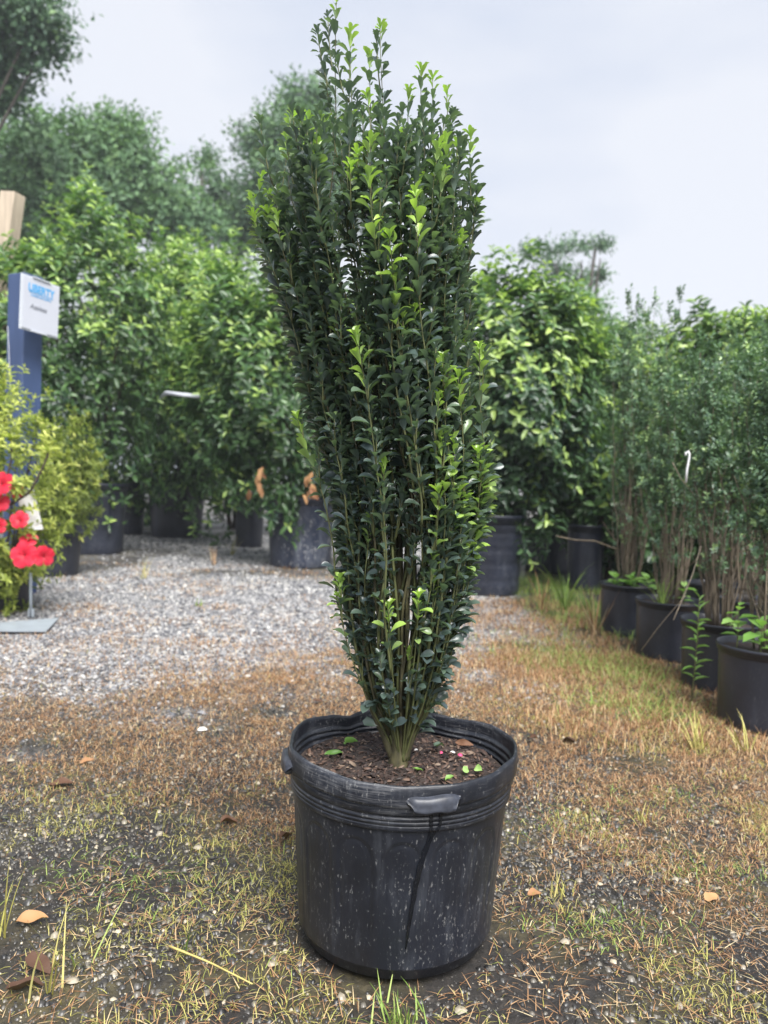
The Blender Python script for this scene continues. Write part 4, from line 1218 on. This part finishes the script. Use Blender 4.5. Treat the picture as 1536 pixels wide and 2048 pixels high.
# flat metal stand with its panel
g = on_ground(62, 1238); Ys = g[1]
st = thing("sign_stand", "pale metal sign stand with flat base plate under the azalea", "sign stand", (g[0], g[1], .006))
bl = on_ground(-20, 1248, .01) - g; br = on_ground(118, 1239, .01) - g; fr_ = on_ground(92, 1267, .01) - g; fl = on_ground(-40, 1264, .01) - g
plate = np.array([fl, fr_, br, bl]); plate[:, 2] = [.006, .012, .010, .004]
V = np.concatenate([plate, plate + [0, 0, .005]])
placed("base_plate", (V, [np.array([[3, 2, 1, 0], [4, 5, 6, 7], [0, 1, 5, 4], [1, 2, 6, 5], [2, 3, 7, 6], [3, 0, 4, 7]])]), M['metal'], st)
tz = at(62, 1000, Ys)[2]
tt = np.linspace(0, 1, 6)[:, None]
placed("upright", tube(np.array([0, 0, .01]) * (1 - tt) + np.array([at(60, 1000, Ys)[0] - g[0], -.0, tz]) * tt, .0095, 8), M['metal'], st, True)
placed("foot_flange", box((0, 0, .03), (.035, .012, .05), 0, .003), M['metal'], st)
pc = at(62, 1020, Ys) - g
V, Fs = box((0, 0, 0), (.10, .006, .24), R(40), .002); V += np.array([pc[0] + .0, -.02, pc[2]])
V[:, 0] += -.25 * (V[:, 2] - pc[2])
placed("panel", (V, Fs), M['white_plastic'], st)
# pipe
q0, q1 = at(333, 786, 7.0), at(402, 793, 7.0)
pp = thing("conduit_pipe", "short grey pipe poking sideways out of the left shrubs", "pipe", q0)
placed("pipe_wall", tube(np.array([(q0 - q1) * .6 + [0, .5, 0], [0, 0, 0], (q1 - q0) * .5, q1 - q0]) , .020, 10), M['pvc'], pp, True)

# ------------------------------------------------------------------ weeds, stalks, tags
def leafy_weed(label, pos, h, nleaf, ln, seed, wide=.5, name="weed", lean=(0, 0), whorl=False, group=None, phi=1.1, mat='weed', tone=(.4, .9)):
    r = np.random.default_rng(seed)
    t = thing(name, label, "weed", pos, group)
    tt = np.linspace(0, 1, 8)[:, None]
    P = tt * np.array([lean[0], lean[1], h]) + np.sin(tt * 3) * np.array([.012, 0, 0]) * h
    link("stem", Acc_mesh("stem", tube(P, np.linspace(.0032, .0015, 8), 5), M['twig']), t)
    f = np.linspace(.22, 1, nleaf)
    a = np.arange(nleaf) * 2.399 + r.normal(0, .2, nleaf)
    pos_ = np.stack([np.interp(f, tt[:, 0], P[:, i]) for i in range(3)], -1)
    hh = np.stack([np.cos(a), np.sin(a), 0 * a], -1)
    ph = phi - .5 * (f > .85) + r.normal(0, .15, nleaf)
    A = np.cos(ph)[:, None] * np.array([0, 0, 1.]) + np.sin(ph)[:, None] * hh
    N = np.sin(ph)[:, None] * np.array([0, 0, 1.]) - np.cos(ph)[:, None] * hh
    l = ln * r.uniform(.7, 1.15, nleaf) * np.where(f > .9, .6, 1)
    fr = frames(A, N)
    for i in range(nleaf):
        V, Fs, k = scatter(LEAF_POINT, pos_[i:i + 1], fr[i:i + 1], np.array([[l[i] * wide, l[i], l[i]]]))
        link("leaf", make_mesh("leaf", V, Fs, M[mat], True, {"tone": np.full(len(V), r.uniform(*tone))}), t)
    return t
w0 = on_ground(1382, 1408)
leafy_weed("tall narrow leaved weed standing before the second pot", w0, .44, 26, .065, 1, .2, lean=(.012, 0))
def in_pot(i, px, dz=.285): 
    loc = row[i][2]; return loc, dz
for (i, dx, dy, label, h, nl, ln, sd, wd) in (
        (3, -.05, -.06, "broad leaved green weed in the nearest right pot", .12, 9, .085, 5, .75),
        (3, -.10, .02, "second broad leaved weed beside the stems of the nearest pot", .17, 9, .080, 6, .72),
        (3, .02, -.12, "small seedling at the rim of the nearest right pot", .05, 6, .045, 7, .6),
        (2, .0, -.10, "weed seedling in the second pot of the right row", .06, 6, .045, 8, .6),
        (0, -.10, -.06, "round leaved weed at the left rim of the far end pot", .07, 8, .07, 9, .85),
        (0, -.02, -.10, "round leaved weed in the middle of the far end pot", .08, 9, .075, 10, .85),
        (0, .08, -.08, "round leaved weed at the right rim of the far end pot", .07, 8, .07, 11, .85),
        (1, .06, -.03, "green weed behind the creased pot's bare stems", .11, 8, .06, 12, .7)):
    loc = row[i][2]
    leafy_weed(label, (loc[0] + dx, loc[1] + dy, .277), h, nl, ln, sd, wd, phi=1.25)

def tuft(label, px, py, n, ln, w, mat, seed, lean=(.05, .6), group="grass tufts in the yard", spread=.012, curl=.5, name="grass_tuft", pos=None):
    global rng
    keep = rng; rng = np.random.default_rng(seed)
    g = on_ground(px, py) if pos is None else np.array(pos)
    t = thing(name, label, "grass", (g[0], g[1], float(z_ground(g[0], g[1])) if pos is None else g[2]), group)
    for k in range(n):
        a = Acc()
        L = rng.uniform(ln * .6, ln * 1.1)
        az = rng.uniform(0, 6.28); le = rng.uniform(*lean); cu = curl * rng.uniform(.3, 1.3)
        h = np.array([math.cos(az), math.sin(az), 0]); sd = np.array([-math.sin(az), math.cos(az), 0])
        if abs(sd[1]) > .8: sd = unit(sd + np.array([.8, 0, 0]))
        p = np.array([rng.normal(0, spread), rng.normal(0, spread), -.004])
        m = 6; V = []
        for q in range(m):
            f = q / (m - 1); ww = w * .5 * (1 - f ** 2 * .95)
            V += [p - sd * ww, p + sd * ww]
            ang_ = le + cu * f ** 1.5 * 1.4
            p = p + (h * math.sin(ang_) + np.array([0, 0, math.cos(ang_)])) * L / (m - 1)
        Q = np.array([(2 * q, 2 * q + 1, 2 * q + 3, 2 * q + 2) for q in range(m - 1)])
        a.add(np.array(V), [Q]); a.build("blade", M[mat], t)
    rng = keep
    return t
tuft("bright green grass tuft at the bottom edge before the pot", 800, 2060, 46, .075, .0032, 'green_grass', 1, (.0, .9), spread=.022)
tuft("tall thin grass blades at the lower left", 92, 1985, 6, .20, .0036, 'yellow_grass', 2, (.0, .35), curl=.55)
tuft("straw coloured grass blades at the left edge", 6, 1870, 5, .16, .0034, 'yellow_grass', 3, (.0, .35))
tuft("leaning green grass sprig left of the pot", 170, 1940, 6, .14, .0035, 'green_grass', 4, (.3, .7), curl=.3)
tuft("small sprig of grass on the bare patch left of the pot", 355, 1905, 4, .12, .0035, 'green_grass', 5, (.4, .8), curl=.2)
tuft("dry straw tuft on the gravel nearest the smeared pot", 428, 1130, 14, .26, .007, 'dry_grass', 6, (.1, .8), curl=.7)
tuft("pale green tuft on the gravel beside the dry straw", 465, 1110, 9, .30, .007, 'yellow_grass', 7, (.1, .6), curl=.6)
tuft("thin pale grass sprig alone on the left gravel", 288, 1160, 8, .22, .006, 'yellow_grass', 8, (.1, .5), curl=.4)
tuft("tiny green seedling tuft in the middle of the gravel", 398, 1215, 8, .07, .007, 'green_grass', 9, (.1, .8))
tuft("straw tuft leaning against the nearest right pot", 1395, 1500, 22, .16, .004, 'yellow_grass', 10, (.1, .7), curl=.6)
tuft("straw blades at the foot of the nearest right pot", 1490, 1500, 14, .17, .004, 'yellow_grass', 11, (.1, .8), curl=.7)
tuft("broad grass blades in front of the shaded pots", 1130, 1225, 14, .42, .012, 'green_grass', 12, (.05, .5), curl=.6)
tuft("tall dry stalks before the far end pot", 1190, 1270, 16, .34, .006, 'dry_grass', 13, (.05, .5), curl=.2)
tuft("dry upright stalks beside the broad grass", 1085, 1225, 12, .30, .006, 'dry_grass', 14, (.05, .5), curl=.3)
tuft("long grass growing in the creased pot", 0, 0, 18, .24, .005, 'green_grass', 15, (.05, .7), curl=.8, pos=(row[1][2][0] - .06, row[1][2][1] - .05, .28))
tuft("grass flopping from the foot of the creased pot", 1290, 1345, 22, .16, .004, 'green_grass', 16, (.3, 1.1), curl=.8)
tuft("small yellow tuft right of the front pot", 1130, 1790, 12, .06, .003, 'yellow_grass', 17, (.1, .9))
tuft("yellow tuft at the lower right of the front pot", 1290, 1640, 14, .06, .003, 'yellow_grass', 18, (.1, .9))

def stick(label, pts, r0, mat, name="dry_stalk", cat="stalk"):
    P = np.array(pts, float); b = P[0].copy()
    t = thing(name, label, cat, b)
    tt = np.linspace(0, 1, 10); kk = np.linspace(0, 1, len(P))
    Q = np.stack([np.interp(tt, kk, P[:, i]) for i in range(3)], -1) - b
    link("stalk", Acc_mesh("stalk", tube(Q, np.linspace(r0, r0 * .55, 10), 6), M[mat]), t)
    return t
stick("long pale stalk leaning up across the second pot", [on_ground(1350, 1285, .3) * 0 + at(1347, 1240, 3.1), at(1385, 1150, 3.12), at(1402, 1092, 3.15)], .0018, 'raw_wood')
stick("thin stalk sloping down across the creased pot", [at(1283, 1300, 3.5), at(1320, 1250, 3.3), at(1372, 1190, 3.2)], .0014, 'raw_wood')
ga, gb = on_ground(338, 1892, .012), on_ground(505, 1968, .012)
M['straw'] = plain_mat("straw", (0.46, 0.38, 0.13), 0.6, 0.25, 40)
stick("yellow straw lying on the soil left of the pot", [ga, (ga + gb) / 2 + [0, 0, .004], gb], .0022, 'straw')
stick("bare side branch reaching left from the small leaved row", [at(1232, 1098, 4.4), at(1190, 1082, 4.35), at(1150, 1080, 4.3), at(1112, 1072, 4.28)], .006, 'stem_grey', "fallen_branch", "branch")

# white hook tag
hk = thing("hook_tag", "white bent plastic hook hanging among bare stems on the right", "tag", at(1372, 965, 3.0))
hp = np.array([at(x, y, 3.0) for x, y in ((1372, 965), (1374, 940), (1378, 918), (1379, 908), (1376, 902), (1372, 905), (1371, 911))]) - LOC(hk)
link("hook", Acc_mesh("hook", tube(hp, .0045, 8), M['white_plastic']), hk)

stick("thin reddish twig crossing under the white hook", [at(1345, 925, 3.02), at(1362, 958, 3.0), at(1374, 972, 2.995), at(1392, 995, 3.05)], .0022, 'stem_grey', "fallen_branch", "branch")
# dead leaves on the smeared pot's shrub
for i, (px, py, lab) in enumerate(((522, 955, "cluster of brown dead leaves hanging over the smeared pot's left side"), (622, 965, "brown dead leaf cluster above the smeared pot beside the boxwood"))):
    c = at(px, py, 6.75)
    t = thing("dead_leaf_cluster", lab, "dead leaves", c)
    r = np.random.default_rng(40 + i)
    for k in range(7):
        a = np.array([[r.normal(.1, .35), r.normal(-.2, .3), -1.0]]); nn = np.array([[r.normal(0, .6), -1.0, .2]])
        p = np.array([[r.normal(0, .03) - .02 * k / 3, r.normal(0, .03), .10 - .035 * k]])
        V, Fs, kk = scatter(LEAF_MED, p, frames(a, nn), np.array([[.055, .13, .13]]) * r.uniform(.7, 1.1))
        link("leaf", make_mesh("leaf", V, Fs, M['dry_leaf_mat'], True, {"tone": np.full(len(V), r.uniform(.55, .95))}), t)

# ------------------------------------------------------------------ litter
def fallen_leaf(label, pos, ln, wd, az, mat='dry_leaf_mat', tone=.5, tilt=.2, seed=0, group="fallen leaves on the ground", curl=.3, name="fallen_leaf"):
    r = np.random.default_rng(seed)
    rows = np.linspace(.06, .96, 9)
    w = np.sin(np.pi * np.clip(rows, 0, 1) ** .85) ** .7
    tm = leaf_template(list(rows), list(w), .22 * r.uniform(.3, 1.6), curl * r.uniform(-.4, 1.0), 2.0)
    V = tm[0].copy(); V[:, 2] += .05 * np.sin(V[:, 1] * 9 + seed) + .06 * np.sin(V[:, 0] * 7 + seed * 2)
    a = np.array([[math.cos(az), math.sin(az), r.normal(0, .12)]])
    n = np.array([[r.normal(0, tilt), r.normal(0, tilt) - .15, 1.0]])
    fr = frames(a, n)[0]
    W = (V * np.array([wd, ln, ln * .8])) @ fr.T
    W[:, 2] -= W[:, 2].min() - .001
    o = link(name, make_mesh(name, W, tm[1], M[mat], True, {"tone": np.full(len(W), tone)}))
    o.location = [float(v) for v in pos]
    tag(o, label, "leaf", group)
    return o
def gp(px, py):
    g = on_ground(px, py); g[2] = float(z_ground(g[0], g[1])) + .004; return g
for i, (px, py, ln, wd, az_, tone, lab) in enumerate((
        (30, 1850, .062, .030, .15, .85, "tan dead leaf lying at the lower left"),
        (55, 1925, .060, .032, -.5, .12, "purple brown curled leaf below the tan one"),
        (10, 1990, .060, .035, .4, .08, "dark purple leaf in the lower left corner"),
        (95, 1570, .075, .030, .1, .12, "long dark red leaf on the pebbles at the left"),
        (160, 1528, .040, .018, .5, .75, "small orange leaf above the dark red one"),
        (440, 1650, .045, .022, .4, .10, "dark twisted leaf left of the front pot"),
        (560, 1690, .060, .022, 1.2, .15, "brown leaf curled against the left of the front pot"),
        (625, 1410, .055, .030, .6, .10, "dark leaf just behind the front pot's left rim"),
        (1075, 1490, .055, .022, 2.2, .14, "brown curled leaf right of the front pot's rim"),
        (1150, 1490, .050, .022, 2.6, .05, "dark leaf on the dry grass further right of the rim"),
        (1055, 1790, .035, .020, .4, .60, "small brown leaf beside the front pot's right wall"),
        (1410, 1800, .035, .025, .4, .95, "pale brown leaf on the soil at the lower right"))):
    fallen_leaf(lab, gp(px, py), ln, wd, az_, tone=tone, seed=i)
for i, (px, py, s, lab, mat_) in enumerate(((405, 1458, .026, "white flat stone on the dry grass left of the pot", 'perlite'), (22, 1522, .018, "cream stone near the left edge", 'stone'), (178, 1525, .016, "pale stone beside the small orange leaf", 'stone'), (395, 1695, .016, "tan stone on the bare patch left of the pot", 'stone'), (145, 1965, .016, "brown round stone at the bottom left", 'stone'), (545, 1930, .014, "pale stone at the foot of the front pot", 'stone'), (920, 2020, .016, "pale stone at the bottom edge right of the tuft", 'stone'), (1130, 1880, .014, "light stone right of the pot's foot", 'stone'))):
    V, Fs = stone_template(90 + i, 8)
    sc3 = np.array([s * 1.5, s * 1.1, s * .8])
    o = link("stone", Acc_mesh("stone", (V * sc3, Fs), M[mat_])); o.location = [float(v) for v in gp(px, py)]
    tag(o, lab, "stone", "loose stones in the foreground")
# on the soil of the front pot
def on_soil(px, py): return on_ground(px, py, SOIL_Z + .004)
for i, (px, py, ln, wd, az_, mat_, tone, lab, tl) in enumerate((
        (690, 1492, .034, .016, 1.0, 'weed', .45, "green leaf standing up on the soil left of the trunk", .9),
        (648, 1512, .040, .012, .4, 'weed', .2, "dull green leaf lying near the pot's left wall", .5),
        (868, 1500, .030, .014, .8, 'boxwood', .55, "green leaf on the soil just right of the trunk", .7),
        (910, 1488, .038, .014, -.4, 'dry_leaf_mat', .25, "brown edged leaf leaning on the pot's back wall", .8),
        (928, 1548, .026, .014, 1.2, 'weed', .95, "pale yellow green leaf near the pot's front wall", .4),
        (948, 1548, .028, .014, .7, 'weed', .98, "cream leaf beside the pale yellow green one", .5),
        (890, 1562, .018, .012, .2, 'weed', .8, "small lime leaf at the pot's front wall", .2),
        (825, 1538, .024, .008, -.6, 'weed', .75, "thin curled pale leaf before the trunk", .3))):
    fallen_leaf(lab, on_soil(px, py), ln, wd, az_, mat_, tone, tl, 50 + i, "leaves dropped on the potting soil", .5)
for i, (px, py, s, mat_, lab) in enumerate(((832, 1500, .010, 'perlite', "white fleck of perlite right of the trunk"), (905, 1505, .012, 'perlite', "white petal scrap on the soil at the right"), (882, 1505, .010, 'pink', "pink petal scrap nearest the trunk"), (920, 1510, .012, 'pink', "pink petal scrap nearest the right wall"))):
    V, Fs = stone_template(120 + i, 7)
    o = link("soil_fleck", Acc_mesh("soil_fleck", (V * np.array([s, s, s * .7]), Fs), M[mat_])); o.location = [float(v) for v in on_soil(px, py)]
    tag(o, lab, "fleck", "pale flecks on the potting soil")

# ------------------------------------------------------------------ air
HAZE = 0.0020
if HAZE:
    V = np.array([(x, y, z) for z in (-1.2, 15.5) for x, y in ((-112, -42), (112, -42), (112, 162), (-112, 162))], float)
    me = make_mesh("haze", V, [np.array([[3, 2, 1, 0], [4, 5, 6, 7], [0, 1, 5, 4], [1, 2, 6, 5], [2, 3, 7, 6], [3, 0, 4, 7]])], None, False)
    hm = bpy.data.materials.new("haze_air"); hm.use_nodes = True
    nt = hm.node_tree; nt.nodes.clear()
    ho = nt.nodes.new("ShaderNodeOutputMaterial"); hv = nt.nodes.new("ShaderNodeVolumePrincipled")
    hv.inputs['Color'].default_value = (0.86, 0.90, 0.97, 1)
    hv.inputs['Density'].default_value = HAZE
    nt.links.new(hv.outputs[0], ho.inputs['Volume'])
    me.materials.append(hm)
    tag(link("haze", me), "thin pale haze over the far trees", None, None, "stuff")
